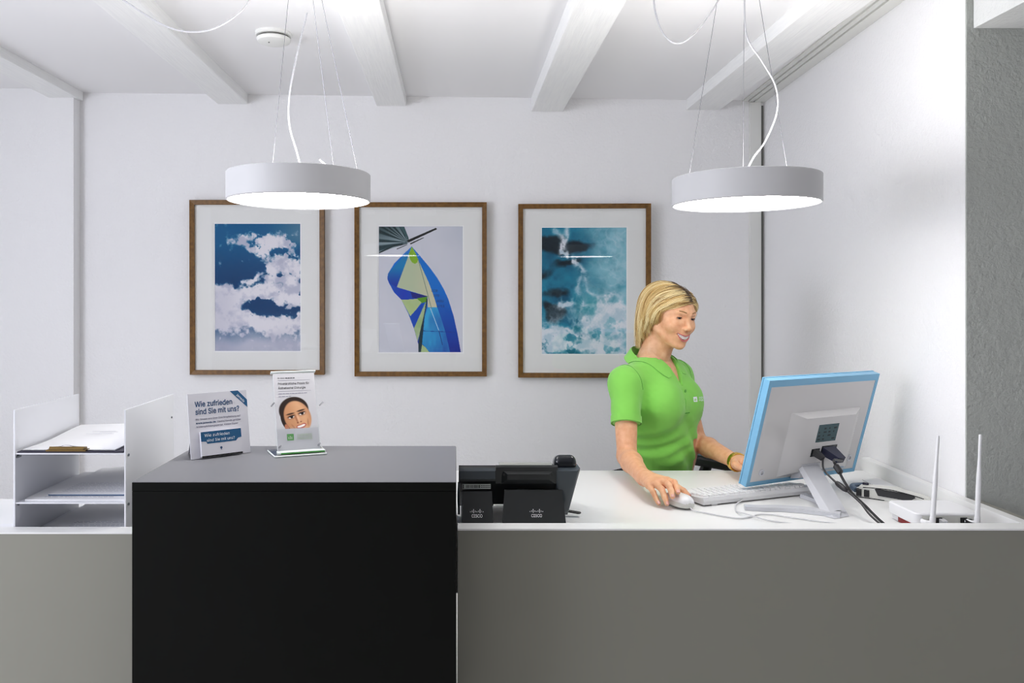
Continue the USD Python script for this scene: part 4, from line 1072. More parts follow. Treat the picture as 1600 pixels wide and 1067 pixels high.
# ---------------------------------------------------------------- the receptionist
class Shape:
    """Signed distances of blended round cones and ellipsoids."""

    def __init__(self):
        self.ops = []

    def cone(self, a, b, ra, rb, k=0.02, sub=False):
        self.ops.append(('c', np.array(a, float), np.array(b, float), ra, rb, k, sub))
        return self

    def chain(self, pts, rs, k=0.02):
        for i in range(len(pts) - 1):
            self.cone(pts[i], pts[i + 1], rs[i], rs[i + 1], k if i == 0 else min(k, .008))
        return self

    def ell(self, c, r, k=0.02, R=None, sub=False):
        self.ops.append(('e', np.array(c, float), np.array(r, float), None if R is None else np.array(R, float), 0, k, sub))
        return self

    def __call__(self, P):
        d = np.full(len(P), 9.0)
        for o in self.ops:
            if o[0] == 'c':
                _, a, b, ra, rb, k, sub = o
                ab = b - a
                h = np.clip((P - a) @ ab / (ab @ ab), 0, 1)
                e = np.linalg.norm(P - a - h[:, None] * ab, axis=1) - (ra + (rb - ra) * h)
            else:
                _, c, r, R, _, k, sub = o
                q = P - c
                if R is not None:
                    q = q @ R
                k0 = np.linalg.norm(q / r, axis=1)
                k1 = np.linalg.norm(q / (r * r), axis=1)
                e = k0 * (k0 - 1) / np.maximum(k1, 1e-9)
                e = np.where(k0 < 1e-6, -r.min(), e)
            if sub:
                h = np.clip(0.5 - 0.5 * (d + e) / k, 0, 1)
                d = d * (1 - h) - e * h + k * h * (1 - h)
            else:
                h = np.clip(0.5 + 0.5 * (d - e) / k, 0, 1)
                d = d * (1 - h) + e * h - k * h * (1 - h)
        return d


def isosurface(f, lo, hi, h):
    """Surface nets over the blocks of the grid that f's zero level crosses."""
    lo, hi = np.array(lo, float), np.array(hi, float)
    B = 8
    n = (np.ceil((hi - lo) / h / B).astype(int) + 1) * B
    nb = n // B
    cen = np.stack(np.meshgrid(*[(np.arange(k) * B + B / 2 - .5) for k in nb], indexing='ij'), -1).reshape(-1, 3) * h + lo
    d = f(cen)
    V = np.where(d < 0, -1.0, 1.0).reshape(nb)
    V = np.repeat(np.repeat(np.repeat(V, B, 0), B, 1), B, 2).astype(np.float32)
    act = np.flatnonzero(np.abs(d) < h * B * 1.15)
    off = np.stack(np.meshgrid(*[np.arange(B)] * 3, indexing='ij'), -1).reshape(-1, 3)
    bi = np.stack(np.unravel_index(act, nb), -1) * B
    for s in range(0, len(act), 400):
        idx = (bi[s:s + 400, None] + off[None]).reshape(-1, 3)
        V[idx[:, 0], idx[:, 1], idx[:, 2]] = f(idx * h + lo)
    I = V < 0
    c = np.zeros(np.array(V.shape) - 1, np.int8)
    corners = list(np.ndindex(2, 2, 2))
    sl = lambda a, o: a[o[0]:a.shape[0] - 1 + o[0], o[1]:a.shape[1] - 1 + o[1], o[2]:a.shape[2] - 1 + o[2]]
    for o in corners:
        c += sl(I, o)
    cells = np.argwhere((c > 0) & (c < 8))
    ids = -np.ones(c.shape, np.int32)
    ids[tuple(cells.T)] = np.arange(len(cells))
    acc, cnt = np.zeros((len(cells), 3)), np.zeros(len(cells))
    for o in corners:
        for ax in range(3):
            if o[ax]:
                continue
            o2 = list(o)
            o2[ax] = 1
            a = V[tuple((cells + o).T)]
            b = V[tuple((cells + o2).T)]
            m = (a < 0) != (b < 0)
            t = a[m] / (a[m] - b[m])
            p = np.tile(np.array(o, float), (m.sum(), 1))
            p[:, ax] = t
            acc[m] += p
            cnt[m] += 1
    verts = (cells + acc / cnt[:, None]) * h + lo
    F = []
    for ax in range(3):
        u, w = (ax + 1) % 3, (ax + 2) % 3
        s0 = [slice(None)] * 3
        s1 = [slice(None)] * 3
        s0[ax], s1[ax] = slice(0, -1), slice(1, None)
        e = np.argwhere(I[tuple(s0)] != I[tuple(s1)])
        e = e[(e[:, u] > 0) & (e[:, w] > 0) & (e[:, u] < V.shape[u] - 1) & (e[:, w] < V.shape[w] - 1)]
        du, dw = np.eye(3, dtype=int)[u], np.eye(3, dtype=int)[w]
        q = np.stack([ids[tuple((e - du - dw).T)], ids[tuple((e - dw).T)], ids[tuple(e.T)], ids[tuple((e - du).T)]], -1)
        flip = ~I[tuple(e.T)]
        q[flip] = q[flip][:, ::-1]
        F.append(q[(q >= 0).all(1)])
    return verts, np.vstack(F)


def taubin(mesh, it=6):
    """Smoothing that keeps the volume."""
    from scipy.sparse import coo_matrix
    v, f = vf(mesh)
    i = np.concatenate([f[:, 0], f[:, 1], f[:, 2], f[:, 1], f[:, 2], f[:, 0]])
    j = np.concatenate([f[:, 1], f[:, 2], f[:, 0], f[:, 0], f[:, 1], f[:, 2]])
    A = coo_matrix((np.ones(len(i)), (i, j)), shape=(len(v), len(v))).tocsr()
    A.data[:] = 1
    w = 1 / np.maximum(np.asarray(A.sum(1)).ravel(), 1)
    for _ in range(it):
        for k in (.5, -.53):
            v = v + k * ((A @ v) * w[:, None] - v)
    return v, f


MATS['skin'] = usdkit.material(stage, '/World/Looks/skin', {
    'g': ('geometry', {}), 'n': ('noise_texture', {'scale': 55.0, 'detail': 4.0}), 'r': ('rgb_ramp', {'ramp': [(0.3, lin(222, 160, 120)), (0.7, lin(236, 182, 142))]}),
    'p': ('principled_bsdf', {'roughness': 0.47, 'subsurface_weight': 0.18, 'subsurface_radius': (1.0, 0.35, 0.2), 'subsurface_scale': 0.006})},
    [('g.position', 'n.vector'), ('n.fac', 'r.fac'), ('r.color', 'p.base_color')], surface='p.BSDF')
mat('lip_pink', (204, 108, 108), 0.35)
mat('tooth_white', (246, 242, 236), 0.25)
mat('mouth_dark', (92, 36, 34), 0.6)
mat('eye_white', (226, 222, 216), 0.2)
mat('eye_iris', (70, 84, 92), 0.15)
mat('eye_pupil', (14, 14, 16), 0.1)
mat('lash_dark', (40, 28, 22), 0.6)
mat('brow_hair', (158, 118, 76), 0.7)
mat('nail', (226, 170, 158), 0.25)
mat('gold', (236, 192, 92), 0.22, metallic=1.0)
mat('silver_chain', (220, 220, 224), 0.2, metallic=1.0)
MATS['polo_green'] = usdkit.material(stage, '/World/Looks/polo_green', {
    'g': ('geometry', {}), 'n': ('noise_texture', {'scale': 900.0, 'detail': 2.0}), 'b': ('bump', {'strength': 0.35, 'distance': 0.0006}),
    'p': ('principled_bsdf', {'base_color': lin(134, 208, 90), 'roughness': 0.85, 'sheen_weight': 0.25, 'specular_ior_level': 0.2})},
    [('g.position', 'n.vector'), ('n.fac', 'b.height'), ('b.normal', 'p.normal')], surface='p.BSDF')
mat('polo_inside', (62, 150, 40), 0.9)
mat('button_green', (92, 172, 60), 0.35)
mat('trouser_dark', (40, 44, 58), 0.85)
mat('shoe_dark', (30, 30, 32), 0.5)


for nm_, col_ in (('hair_blond', (226, 194, 130)), ('hair_light', (246, 226, 174)), ('hair_dark', (182, 144, 86)), ('hair_root', (88, 66, 42))):
    mat(nm_, col_, 0.42, specular_ior_level=0.45)
mat('hair_base', (206, 172, 112), 0.7)

# body frame
th = math.radians(43)
F = np.array([math.sin(th), -math.cos(th), 0])
L = np.array([math.cos(th), math.sin(th), 0])
UP = np.array([0, 0, 1.0])
TR = np.stack([L, F, UP], 1)                 # torso axes: x her left, y forward
NECK = np.array([0.683, 2.740, 1.092])
SR, SL = np.array([0.563, 2.632, 1.030]), np.array([0.798, 2.850, 1.030])
ER, EL = np.array([0.548, 2.530, 0.800]), np.array([0.852, 2.790, 0.800])
WR, WL = np.array([0.545, 2.300, 0.7860]), np.array([0.902, 2.535, 0.7800])
WAIST, PELV = np.array([0.736, 2.770, 0.800]), np.array([0.715, 2.795, 0.570])
CHEST = np.array([0.694, 2.742, 0.960])

# head frame
hy, hp, hr = math.radians(28), math.radians(10), math.radians(5)
Fh = np.array([math.sin(hy), -math.cos(hy), 0])
Lh = np.array([math.cos(hy), math.sin(hy), 0])
Ff = Fh * math.cos(hp) - UP * math.sin(hp)
Uh = np.cross(Ff, Lh)
Lr = Lh * math.cos(hr) - Uh * math.sin(hr)
Ur = np.cross(Ff, Lr)
HR = np.stack([Lr, Ff, Ur], 1)
HC = np.array([0.7310, 2.700, 1.2505])
HK = 0.96
hw = lambda p: HC + HK * np.asarray(p, float) @ HR.T      # head-local to world


def finger(S, base, knuckle, mid, tip, r):
    S.chain([base, knuckle, mid, tip], [r * 1.15, r * 1.10, r * .98, r * .82], .006)


def hand(S, W, pts, rs=(0.0082, 0.0085, 0.0082, 0.0072)):
    """pts: four fingers as (knuckle, mid, end, tip); then the thumb as (base, mid, end, tip)."""
    for k in range(4):
        kn, m, e, t = [np.array(p, float) for p in pts[k]]
        root = W + (kn - W) * .18
        S.cone(root, kn, .0165 if k in (1, 2) else .0145, .0105, .014)
        S.cone(kn, m, rs[k] * 1.16, rs[k] * 1.06, .0045)
        S.cone(m, e, rs[k] * 1.06, rs[k] * .95, .0025)
        S.cone(e, t, rs[k] * .95, rs[k] * .80, .0025)
    b, m, e, t = [np.array(p, float) for p in pts[4]]
    S.cone(W + (b - W) * .3, b, .0165, .0140, .014)
    S.cone(b, m, .0135, .0108, .006)
    S.cone(m, e, .0108, .0098, .0025)
    S.cone(e, t, .0098, .0078, .0025)


RH = [((0.588, 2.197, 0.7990), (0.5975, 2.163, 0.8015), (0.5985, 2.141, 0.7925), (0.5965, 2.124, 0.7840)),      # index on the left key
      ((0.570, 2.190, 0.7990), (0.5790, 2.152, 0.7985), (0.5800, 2.128, 0.7865), (0.5785, 2.112, 0.7760)),
      ((0.552, 2.190, 0.7930), (0.5600, 2.152, 0.7860), (0.5640, 2.132, 0.7680), (0.5660, 2.120, 0.7550)),
      ((0.537, 2.198, 0.7840), (0.5410, 2.166, 0.7740), (0.5450, 2.150, 0.7600), (0.5480, 2.139, 0.7510)),
      ((0.586, 2.250, 0.7800), (0.6150, 2.222, 0.7780), (0.6320, 2.198, 0.7690), (0.6395, 2.180, 0.7620))]
LH_ = []
for k in range(4):
    s = (k - 1.5) * -0.019
    side_ = np.array([0.93, 0.36, 0]) * -s
    b0 = WL + np.array([0.030, -0.085, 0.010]) + side_
    LH_.append((b0, b0 + np.array([.010, -.030, .006]) + side_ * .2, b0 + np.array([.016, -.050, -.002]) + side_ * .3, b0 + np.array([.019, -.062, -.010]) + side_ * .35))
tb = WL + np.array([-0.018, -0.035, 0.009])
LH_.append((tb, tb + np.array([-.012, -.030, 0.0]), tb + np.array([-.008, -.052, -.004]), tb + np.array([-.002, -.066, -.007])))


def torso(S, g=0.0, arms=True):
    """Trunk from pelvis to neck; g swells it (cloth)."""
    R = TR
    S.ell(PELV, (0.165 + g, 0.120 + g, 0.14 + g), .05, R)
    S.ell(WAIST, (0.136 + g, 0.098 + g, 0.17 + g), .06, R)
    S.ell(CHEST, (0.142 + g, 0.098 + g, 0.150 + g), .06, R)
    S.cone(NECK + [0, 0, -.052], SR + UP * -.008, .046 + g, .042 + g, .04)
    S.cone(NECK + [0, 0, -.052], SL + UP * -.008, .046 + g, .042 + g, .04)
    for s in (-1, 1):
        S.ell(CHEST + L * s * .066 + F * .075 + UP * -.012, (.055 + g, .049 + g, .060 + g), .05, R)
    return S


body = torso(Shape())
body.cone(NECK + F * -.014 + UP * -.02, hw((0, -0.022, -0.060)), .052, .044, .024)
for (S0, E0, W0) in ((SR, ER, WR), (SL, EL, WL)):
    body.cone(S0, S0 + (E0 - S0) * .45, .041, .0375, .03)
    body.cone(S0 + (E0 - S0) * .45, E0, .0375, .0305, .012)
    body.cone(E0, E0 + (W0 - E0) * .30, .0310, .0330, .012)
    body.cone(E0 + (W0 - E0) * .30, W0, .0330, .0215, .012)
    body.cone(W0 + (E0 - W0) * .1, W0 + (W0 - E0) * .06, .0215, .0215, .01)
hand(body, WR, RH)
hand(body, WL, LH_)
for s, S0 in ((-1, SR), (1, SL)):
    hip, knee, ank = PELV + L * s * .085 + UP * -.06, PELV + L * s * .11 + F * .40 + UP * -.08, PELV + L * s * .10 + F * .42 + UP * -.475
    body.cone(hip, knee, .078, .054, .05)
    body.cone(knee, ank, .052, .036, .02)
    body.cone(ank, ank + F * .14 + UP * -.035, .034, .026, .02)

# head, in its own coordinates: x to her left, y forward, z up, eyes at z = 0
HS = Shape()
e = lambda c, r, k=.02, sub=False: HS.ell(c, r, k, None, sub)
co = lambda a, b, ra, rb, k=.02, sub=False: HS.cone(a, b, ra, rb, k, sub)
e((0, -.014, .025), (.0725, .093, .0735))
e((0, .033, -.010), (.0590, .055, .076), .03)
e((0, .038, -.050), (.0440, .044, .050), .03)
for s in (-1, 1):
    co((s * .049, .004, -.052), (s * .017, .066, -.0945), .014, .0105, .026)
    e((s * .0365, .0600, -.0300), (.0240, .0225, .0215), .020)            # cheeks lifted by the smile
    co((s * .012, .083, .0155), (s * .040, .073, .0175), .0080, .0065, .014)
e((0, .0745, -.0975), (.0140, .0140, .0125), .016)
co((0, .086, .004), (0, .1015, -.0290), .0056, .0072, .009)
e((0, .1010, -.0330), (.0090, .0092, .0082), .006)
for s in (-1, 1):
    e((s * .0108, .0930, -.0375), (.0068, .0082, .0064), .006)
    e((s * .0055, .0985, -.0432), (.0028, .0040, .0024), .002, True)
    e((s * .0305, .0935, .0015), (.0145, .0125, .0085), .010, True)
    e((s * .0305, .0700, .0005), (.0140, .0132, .0130), .004)             # lids over the eyeball
    e((s * .0315, .0850, -.0015), (.0122, .0080, .0021), .0012, True)     # narrow smiling opening
    co((s * .0150, .094, -.042), (s * .0345, .078, -.064), .0017, .0015, .007, True)   # smile fold
    co((s * .072, -.008, .018), (s * .070, -.004, -.020), .012, .008, .006)   # ears
e((0, .0755, -.064), (.030, .0170, .022), .014)
nb_, na_ = (NECK + F * -.014 + UP * -.02 - HC) @ HR / HK, (NECK + F * .026 + UP * -.01 - HC) @ HR / HK
co((0, -.022, -.045), nb_, .045, .052, .024)
co((0, .012, -.080), na_, .024, .028, .03)
solid_ops = list(HS.ops)


def face_y(x, z):
    """How far forward the closed face reaches at (x, z)."""
    t = np.linspace(.125, .03, 400)
    S = Shape()
    S.ops = solid_ops
    d = S(np.stack([np.full(400, x), t, np.full(400, z)], -1))
    return t[int(np.argmax(d < 0))]


MW = .0300                                                  # half the width of the smile
upz = lambda x: -.0605 + .0075 * (abs(x) / MW) ** 1.8       # lower edge of the upper lip
loz = lambda x: -.0755 + .0222 * (abs(x) / MW) ** 2.3       # upper edge of the lower lip
YM = {}
for x in np.linspace(-MW, MW, 23):
    zc = (upz(x) + loz(x)) / 2
    YM[x] = face_y(x, zc)
    if abs(x) < MW * .97:
        e((x, YM[x] - .001, zc), (.0030, .0120, max((upz(x) - loz(x)) / 2 + .0008, .0012)), .0010, True)
yk = np.array(sorted(YM))
ym = lambda x: float(np.interp(x, yk, [YM[k] for k in yk]))
head = lambda P: HS((P - HC) @ HR / HK) * HK

P1 = Thing('person', 'person in a bright green polo shirt typing and smiling behind the desk', 'person', (0.715, 2.795, 0.0))


def part(name, mesh, m, smooth=True, **kw):
    return P1.addw(name, mesh, m, smooth=smooth, **kw)


CUT = NECK[2] - 0.035
whole = lambda P: np.minimum(body(P), 9)
bm = isosurface(lambda P: body(P), (0.44, 2.06, 0.0), (1.22, 3.02, 1.20), 0.0044)
fine_r = isosurface(lambda P: body(P), (0.490, 2.085, 0.735), (0.675, 2.42, 0.86), 0.0018)
hm_ = isosurface(lambda P: head(P), HC - [.14, .14, .17], HC + [.14, .14, .14], 0.0015)


def drop(mesh, inside):
    v, f = vf(mesh)
    keep = ~inside(v[f].mean(1))
    return v, f[keep]


box_in = lambda lo, hi: (lambda c: ((c > np.array(lo)) & (c < np.array(hi))).all(1))
coarse = drop(taubin(bm, 5), lambda c: box_in((0.496, 2.09, 0.70), (0.67, 2.4124, 0.855))(c) | (c[:, 2] > NECK[2] + .045))
fine = drop(taubin(fine_r, 4), lambda c: c[:, 1] > 2.4145)
part('body', join(coarse, fine, taubin(hm_, 3)), 'skin')

# ---- clothes
polo = torso(Shape(), .009)
for (S0, E0) in ((SR, ER), (SL, EL)):
    polo.cone(S0, S0 + (E0 - S0) * .66, .0470, .0465, .03)
neck_a, neck_b = NECK + F * -.022 + UP * .07, NECK + F * .018 + UP * -.05


def polo_f(P):
    d = polo(P)
    q = (P - WAIST) @ TR
    # folds: pulled from the bust and from the right side towards the waist
    w = .0045 * np.sin((q[:, 2] * 62 + q[:, 0] * 34 + 3 * np.sin(q[:, 0] * 21))) * np.exp(-((q[:, 2] + .02) / .085) ** 2) * sm(-.02, .06, q[:, 1])
    w += .0035 * np.sin(q[:, 2] * 95 - q[:, 0] * 60 + 2 * np.sin(q[:, 2] * 30)) * np.exp(-((q[:, 2] - .02) / .09) ** 2) * sm(.02, -.10, q[:, 0])
    w += .0025 * (meshkit.fbm(P * 26, 3, 5) - .5) * 2
    d = d + w
    for S0, E0 in ((SR, ER), (SL, EL)):          # sleeves end in a straight cuff
        ax = (E0 - S0) / np.linalg.norm(E0 - S0)
        t = (P - S0) @ ax - .145
        near = np.linalg.norm(P - S0 - ((P - S0) @ ax)[:, None] * ax, axis=1) < .085
        out = ((P - S0) @ TR[:, 0]) * (1 if S0 is SL else -1) > -.075
        d = np.where(near & out & (t > -.03), np.maximum(d, t), d)
    # neck opening and the open placket
    ab = neck_b - neck_a
    h = np.clip((P - neck_a) @ ab / (ab @ ab), 0, 1)
    hole = np.linalg.norm(P - neck_a - h[:, None] * ab, axis=1) - (.062 - .006 * h)
    qn = (P - NECK) @ TR
    vee = np.abs(qn[:, 0] - .004) - np.clip((qn[:, 2] + .085) * .36, -.01, .05)
    vee = np.maximum(vee, -qn[:, 1] + .02)
    return np.maximum(np.maximum(d, -hole), np.maximum(.50 - P[:, 2], -vee))


pm = taubin(isosurface(polo_f, (0.44, 2.44, 0.48), (1.0, 3.02, 1.17), 0.0036), 4)
POLO = part('polo_shirt', pm, 'polo_green')
pt = trimesh.Trimesh(*vf(pm), process=False)


def on_polo(x, z, lift=0.0):
    """A point on the front of the shirt: x to her left of the middle, z height relative to the neck; found along the forward axis."""
    o = NECK + L * x + UP * z + F * .40
    t = np.linspace(0, .45, 226)
    p = o[None] - F[None] * t[:, None]
    d = polo_f(p)
    k = int(np.argmax(d < 0))
    return p[k] + F * lift


def ribbon(pts, normals, half, thick):
    """A strip along pts; half is its half width vector per point."""
    pts, nn, hv = np.asarray(pts), np.asarray(normals), np.asarray(half)
    v = np.stack([pts - hv, pts + hv, pts + hv + nn * thick, pts - hv + nn * thick], 1).reshape(-1, 3)
    q = []
    for i in range(len(pts) - 1):
        a, b = 4 * i, 4 * i + 4
        for k in range(4):
            q.append((a + k, b + k, b + (k + 1) % 4, a + (k + 1) % 4))
    q += [(3, 2, 1, 0), tuple(4 * (len(pts) - 1) + np.array([0, 1, 2, 3]))]
    return v, np.array(q)


# sleeve cuffs
for S0, E0 in ((SR, ER), (SL, EL)):
    ax = (E0 - S0) / np.linalg.norm(E0 - S0)
    c0 = S0 + ax * .122
    u = np.cross(ax, F)
    u /= np.linalg.norm(u)
    w = np.cross(ax, u)
    ring = []
    for a in np.linspace(0, 2 * np.pi, 37):
        dr = u * math.cos(a) + w * math.sin(a)
        ts = np.linspace(.035, .095, 121)
        dd = polo_f(c0[None] + dr[None] * ts[:, None])
        k = np.argmax(dd > 0) if (dd > 0).any() else 60
        ring.append(c0 + dr * min(ts[k], .060))
    ring = np.array(ring)
    nr = ring - c0
    nr /= np.linalg.norm(nr, axis=1, keepdims=True)
    P1.addw('cuff', ribbon(ring + ax * .0115, nr, np.tile(ax * .0115, (len(ring), 1)), .0022), 'polo_green', smooth=40, under=POLO)

# shoulder seams
for S0 in (SR, SL):
    nn_ = (S0 - NECK - [0, 0, -.03]) / np.linalg.norm(S0 - NECK - [0, 0, -.03])
    c0 = S0 - nn_ * .012
    u = np.cross(nn_, UP)
    u /= np.linalg.norm(u)
    w = np.cross(u, nn_)
    w *= np.sign(w[2])
    line = []
    for a in np.linspace(-.55, math.pi + .55, 40):
        dr = u * math.cos(a) + w * math.sin(a)
        ts = np.linspace(.030, .110, 161)
        dd = polo_f(c0[None] + dr[None] * ts[:, None])
        if (dd > 0).any() and dd[0] < 0:
            line.append(c0 + dr * ts[int(np.argmax(dd > 0))])
    P1.addw('sleeve_seam', tube(line[::2], .0011, 6, 3), 'button_green', smooth=True, under=POLO)

# placket, buttons
zs = np.linspace(-.170, -.066, 10)
pl = np.array([on_polo(.004, z, .0004) for z in zs])
P1.addw('placket', ribbon(pl, np.tile(F, (10, 1)), np.tile(L * .0145, (10, 1)), .0022), 'polo_green', smooth=40, under=POLO)
for z in (-.098, ):
    b = on_polo(.004, z, .0026)
    P1.addw('button', frame(lathe([(0, 0), (.0052, 0), (.0052, .0012), (.0040, .0020), (.0015, .0014), (0, .0014)], 20), b, L, UP), 'button_green', under=POLO)
st = on_polo(.004, -.170, .0026)
P1.addw('placket_stitch', frame(box(-.014, .014, -.0012, .0012, 0, .0008), st, L, UP + L * .1), 'polo_inside', under=POLO)

# collar: a folded band round the neck that falls to two points
NA = 40
aa = np.linspace(math.radians(18), math.radians(342), NA)      # measured from the front, over her left, the back, her right
axis = NECK - F * .012
rows = []
for a in aa:
    dr = F * math.cos(a) + L * math.sin(a)
    back = .5 - .5 * math.cos(a)                               # 0 in front, 1 behind
    rad = .0610 + .004 * (1 - back)
    zt = -.052 + .096 * back ** .72
    inner = axis + dr * (rad - .0035) + UP * (zt - .026)
    top_ = axis + dr * (rad + .001) + UP * zt
    fold = axis + dr * (rad + .006) + UP * (zt - .003)
    tipf = math.exp(-((abs(math.pi - a) - math.radians(152)) / math.radians(20)) ** 2)
    reach = .034 + .020 * tipf - .010 * max(0, (abs(math.pi - a) - math.radians(155)) / math.radians(20))
    flap = []
    for kk in (.45, 1.0):
        pr = axis + dr * (rad + .004 + reach * kk * (.62 + .38 * (1 - back)))
        zz = np.linspace(.05, -.16, 211) + NECK[2]
        dd = polo_f(np.stack([np.full(211, pr[0]), np.full(211, pr[1]), zz], -1))
        hit = zz[int(np.argmax(dd < .0030))] if (dd < .003).any() else fold[2] - .04
        z_want = fold[2] - reach * kk * .80
        flap.append(np.array([pr[0], pr[1], max(hit, z_want)]))
    mid_, out = flap
    out_i = out - dr * .0035 - UP * .001
    fold_i = axis + dr * (rad + .0032) + UP * (zt - .007)
    mid_i = mid_ - dr * .0022 - UP * .0022
    rows.append([inner, top_, fold, mid_, out, out_i, mid_i, fold_i])
rows = np.array(rows)
m6 = 8
v = rows.reshape(-1, 3)
q = []
for i in range(NA - 1):
    for k in range(m6):
        q.append((i * m6 + k, i * m6 + (k + 1) % m6, (i + 1) * m6 + (k + 1) % m6, (i + 1) * m6 + k))
cf = np.array(q)
caps = [(0, 7, 2, 1), (7, 6, 3, 2), (6, 5, 4, 3)]
caps += [tuple(k + (NA - 1) * m6 for k in c_[::-1]) for c_ in caps]
P1.addw('collar', (v, np.vstack([cf, caps])), 'polo_green', smooth=35, under=POLO)

# practice logo on her left breast
lo_ = on_polo(.036, -.136, .0016)
lx = on_polo(.052, -.136, .0016) - lo_
ly = on_polo(.036, -.120, .0016) - lo_
lx, ly = lx / np.linalg.norm(lx), ly / np.linalg.norm(ly)
practice_logo(P1.addw, lo_, lx, ly, np.cross(lx, ly), .0170, 'ink_white', 'polo_green', 'ink_white', POLO)

# trousers and shoes
tr = Shape()
tr.ell(PELV, (.178, .134, .13), .05, TR)
for s in (-1, 1):
    hip, knee, ank = PELV + L * s * .085 + UP * -.06, PELV + L * s * .11 + F * .40 + UP * -.08, PELV + L * s * .10 + F * .42 + UP * -.475
    tr.cone(hip, knee, .088, .066, .05)
    tr.cone(knee, ank + UP * .04, .066, .052, .02)
part('trousers', taubin(isosurface(lambda P: np.maximum(tr(P), P[:, 2] - .60), (0.40, 2.2, 0.05), (1.30, 3.05, 0.72), .010), 4), 'trouser_dark')
for s in (-1, 1):
    ank = PELV + L * s * .10 + F * .42 + UP * -.475
    sh = Shape().cone(ank + F * -.02 + UP * -.055, ank + F * .15 + UP * -.062, .040, .030, .02).cone(ank, ank + F * .05 + UP * -.05, .044, .038, .03)
    part('shoe', taubin(isosurface(lambda P: np.maximum(sh(P), .002 - P[:, 2]), ank - [.28, .28, .12], ank + [.28, .28, .06], .007), 4), 'shoe_dark')

# ---- face details
for s in (-1, 1):
    EYE = P1.addw('eye', (hw(np.array(vf(trimesh.creation.icosphere(3, .0122))[0]) + [s * .0305, .0700, .0005]), vf(trimesh.creation.icosphere(3, .0122))[1]), 'eye_white', smooth=True)
    gz = np.array([s * .0005 + .0005, 1, -.22])
    gz /= np.linalg.norm(gz)
    ic = np.array([s * .0305, .0700, .0005])
    ux = np.cross(gz, [0, 0, 1.0])
    ux /= np.linalg.norm(ux)
    uy = np.cross(ux, gz)
    for nm, r0, off, m in (('iris', .0058, .0108, 'eye_iris'), ('pupil', .0030, .0118, 'eye_pupil')):
        pr = [(0, .0013), (r0 * .6, .0010), (r0, 0), (r0 * .9, -.001), (0, -.001)]
        lv, lf = lathe(pr[::-1], 24)
        P1.addw(nm, (hw(ic + gz * off + lv[:, :1] * ux + lv[:, 1:2] * uy + lv[:, 2:] * gz), lf[:, ::-1] if np.linalg.det(np.stack([ux, uy, gz])) < 0 else lf), m, smooth=True, under=EYE)
    # lashes along the upper lid, a finer line along the lower one
    up_, lo2 = [], []
    for t in np.linspace(-1, 1, 9):
        x = s * .0312 + t * .0118
        y = .0700 + math.sqrt(max(.0136 ** 2 - (t * .0118) ** 2 * .9, 1e-6))
        up_.append(hw((x, y + .0005, .0016 - .0020 * t * t + (.0006 if t * s > .5 else 0))))
        lo2.append(hw((x, y + .0002, -.0034 + .0016 * t * t)))
    P1.addw('eyelash', tube(up_, [.0004, .0011, .0014, .0015, .0015, .0015, .0015, .0013, .0006], 8, 4), 'lash_dark', smooth=True)
    P1.addw('eyelash', tube(lo2, [.0002, .0004, .0005, .0005, .0005, .0005, .0005, .0005, .0002], 6, 4), 'lash_dark', smooth=True)
    eb = []
    for t in np.linspace(0, 1, 8):
        x = s * (.0135 + .0345 * t)
        eb.append(hw((x, .0925 - .016 * t - 4 * max(t - .6, 0) ** 2 * .02, .0195 + .0058 * math.sin(t * 2.3) - .003 * t)))
    P1.addw('eyebrow', tube(eb, [.0014, .0021, .0023, .0023, .0021, .0018, .0013, .0005], 8, 4), 'brow_hair', smooth=True)
# lips, teeth, inside of the mouth
xs_ = np.linspace(-MW, MW, 17)
up_l = [hw((x, ym(x) + .0002, upz(x) + .0014 - .0008 * math.exp(-(x / .004) ** 2))) for x in xs_]
lo_l = [hw((x, ym(x) - .0008, loz(x) - .0020)) for x in xs_]
prof = np.sin(np.linspace(0, np.pi, 17)) ** .55
P1.addw('lips', join(tube(up_l, .0005 + .0015 * prof, 10, 3), tube(lo_l, .0005 + .0021 * prof, 10, 3)), 'lip_pink', smooth=True)
P1.addw('mouth_interior', tube([hw((x, ym(x) - .0105, (upz(x) + loz(x)) / 2)) for x in np.linspace(-.026, .026, 9)], [.001, .004, .0065, .007, .0075, .007, .0065, .004, .001], 10, 3), 'mouth_dark', smooth=True)
for k in range(10):
    x = (k - 4.5) * .0054
    wth = .0026
    t0, t1 = upz(x) + .001, loz(x)
    hgt = max((t0 - t1) * .80, .002)
    yc = ym(x) - .0026
    P1.addw('tooth', hull([hw((x + a * wth * (1 - .12 * (b > .9)), yc + d_, t0 - b * hgt)) for a in (-1, 1) for b in (0, .5, 1) for d_ in (0, -.003 + .0012 * (b == 1))]), 'tooth_white')
# ear studs are hidden by the hair; necklace
nk = []
for a in np.linspace(-1.9, 1.9, 17):
    dr = F * math.cos(a) + L * math.sin(a)
    p = NECK + dr * (.060 + .006 * math.cos(a)) + UP * (-.030 - .026 * math.cos(a))
    nk.append(p)
P1.addw('necklace', tube(nk, .0011, 6, 3), 'silver_chain', smooth=True)
# bracelet on her left wrist
axw = (WL - EL) / np.linalg.norm(WL - EL)
cw = WL + axw * -.004
u = np.cross(axw, UP)
u /= np.linalg.norm(u)
w = np.cross(u, axw)
for k in range(18):
    a = 2 * math.pi * k / 18
    c = cw + (u * math.cos(a) + w * math.sin(a)) * .0280
    tg = -u * math.sin(a) + w * math.cos(a)
    nn = np.cross(tg, axw)
    P1.addw('bracelet_link', hull([c + tg * i * .0050 + axw * j * .0085 * (1 - .25 * abs(kk)) + nn * kk * .0028 for i in (-1, 1) for j in (-1, 1) for kk in (-1, 0, 1)]), 'gold', smooth=40)
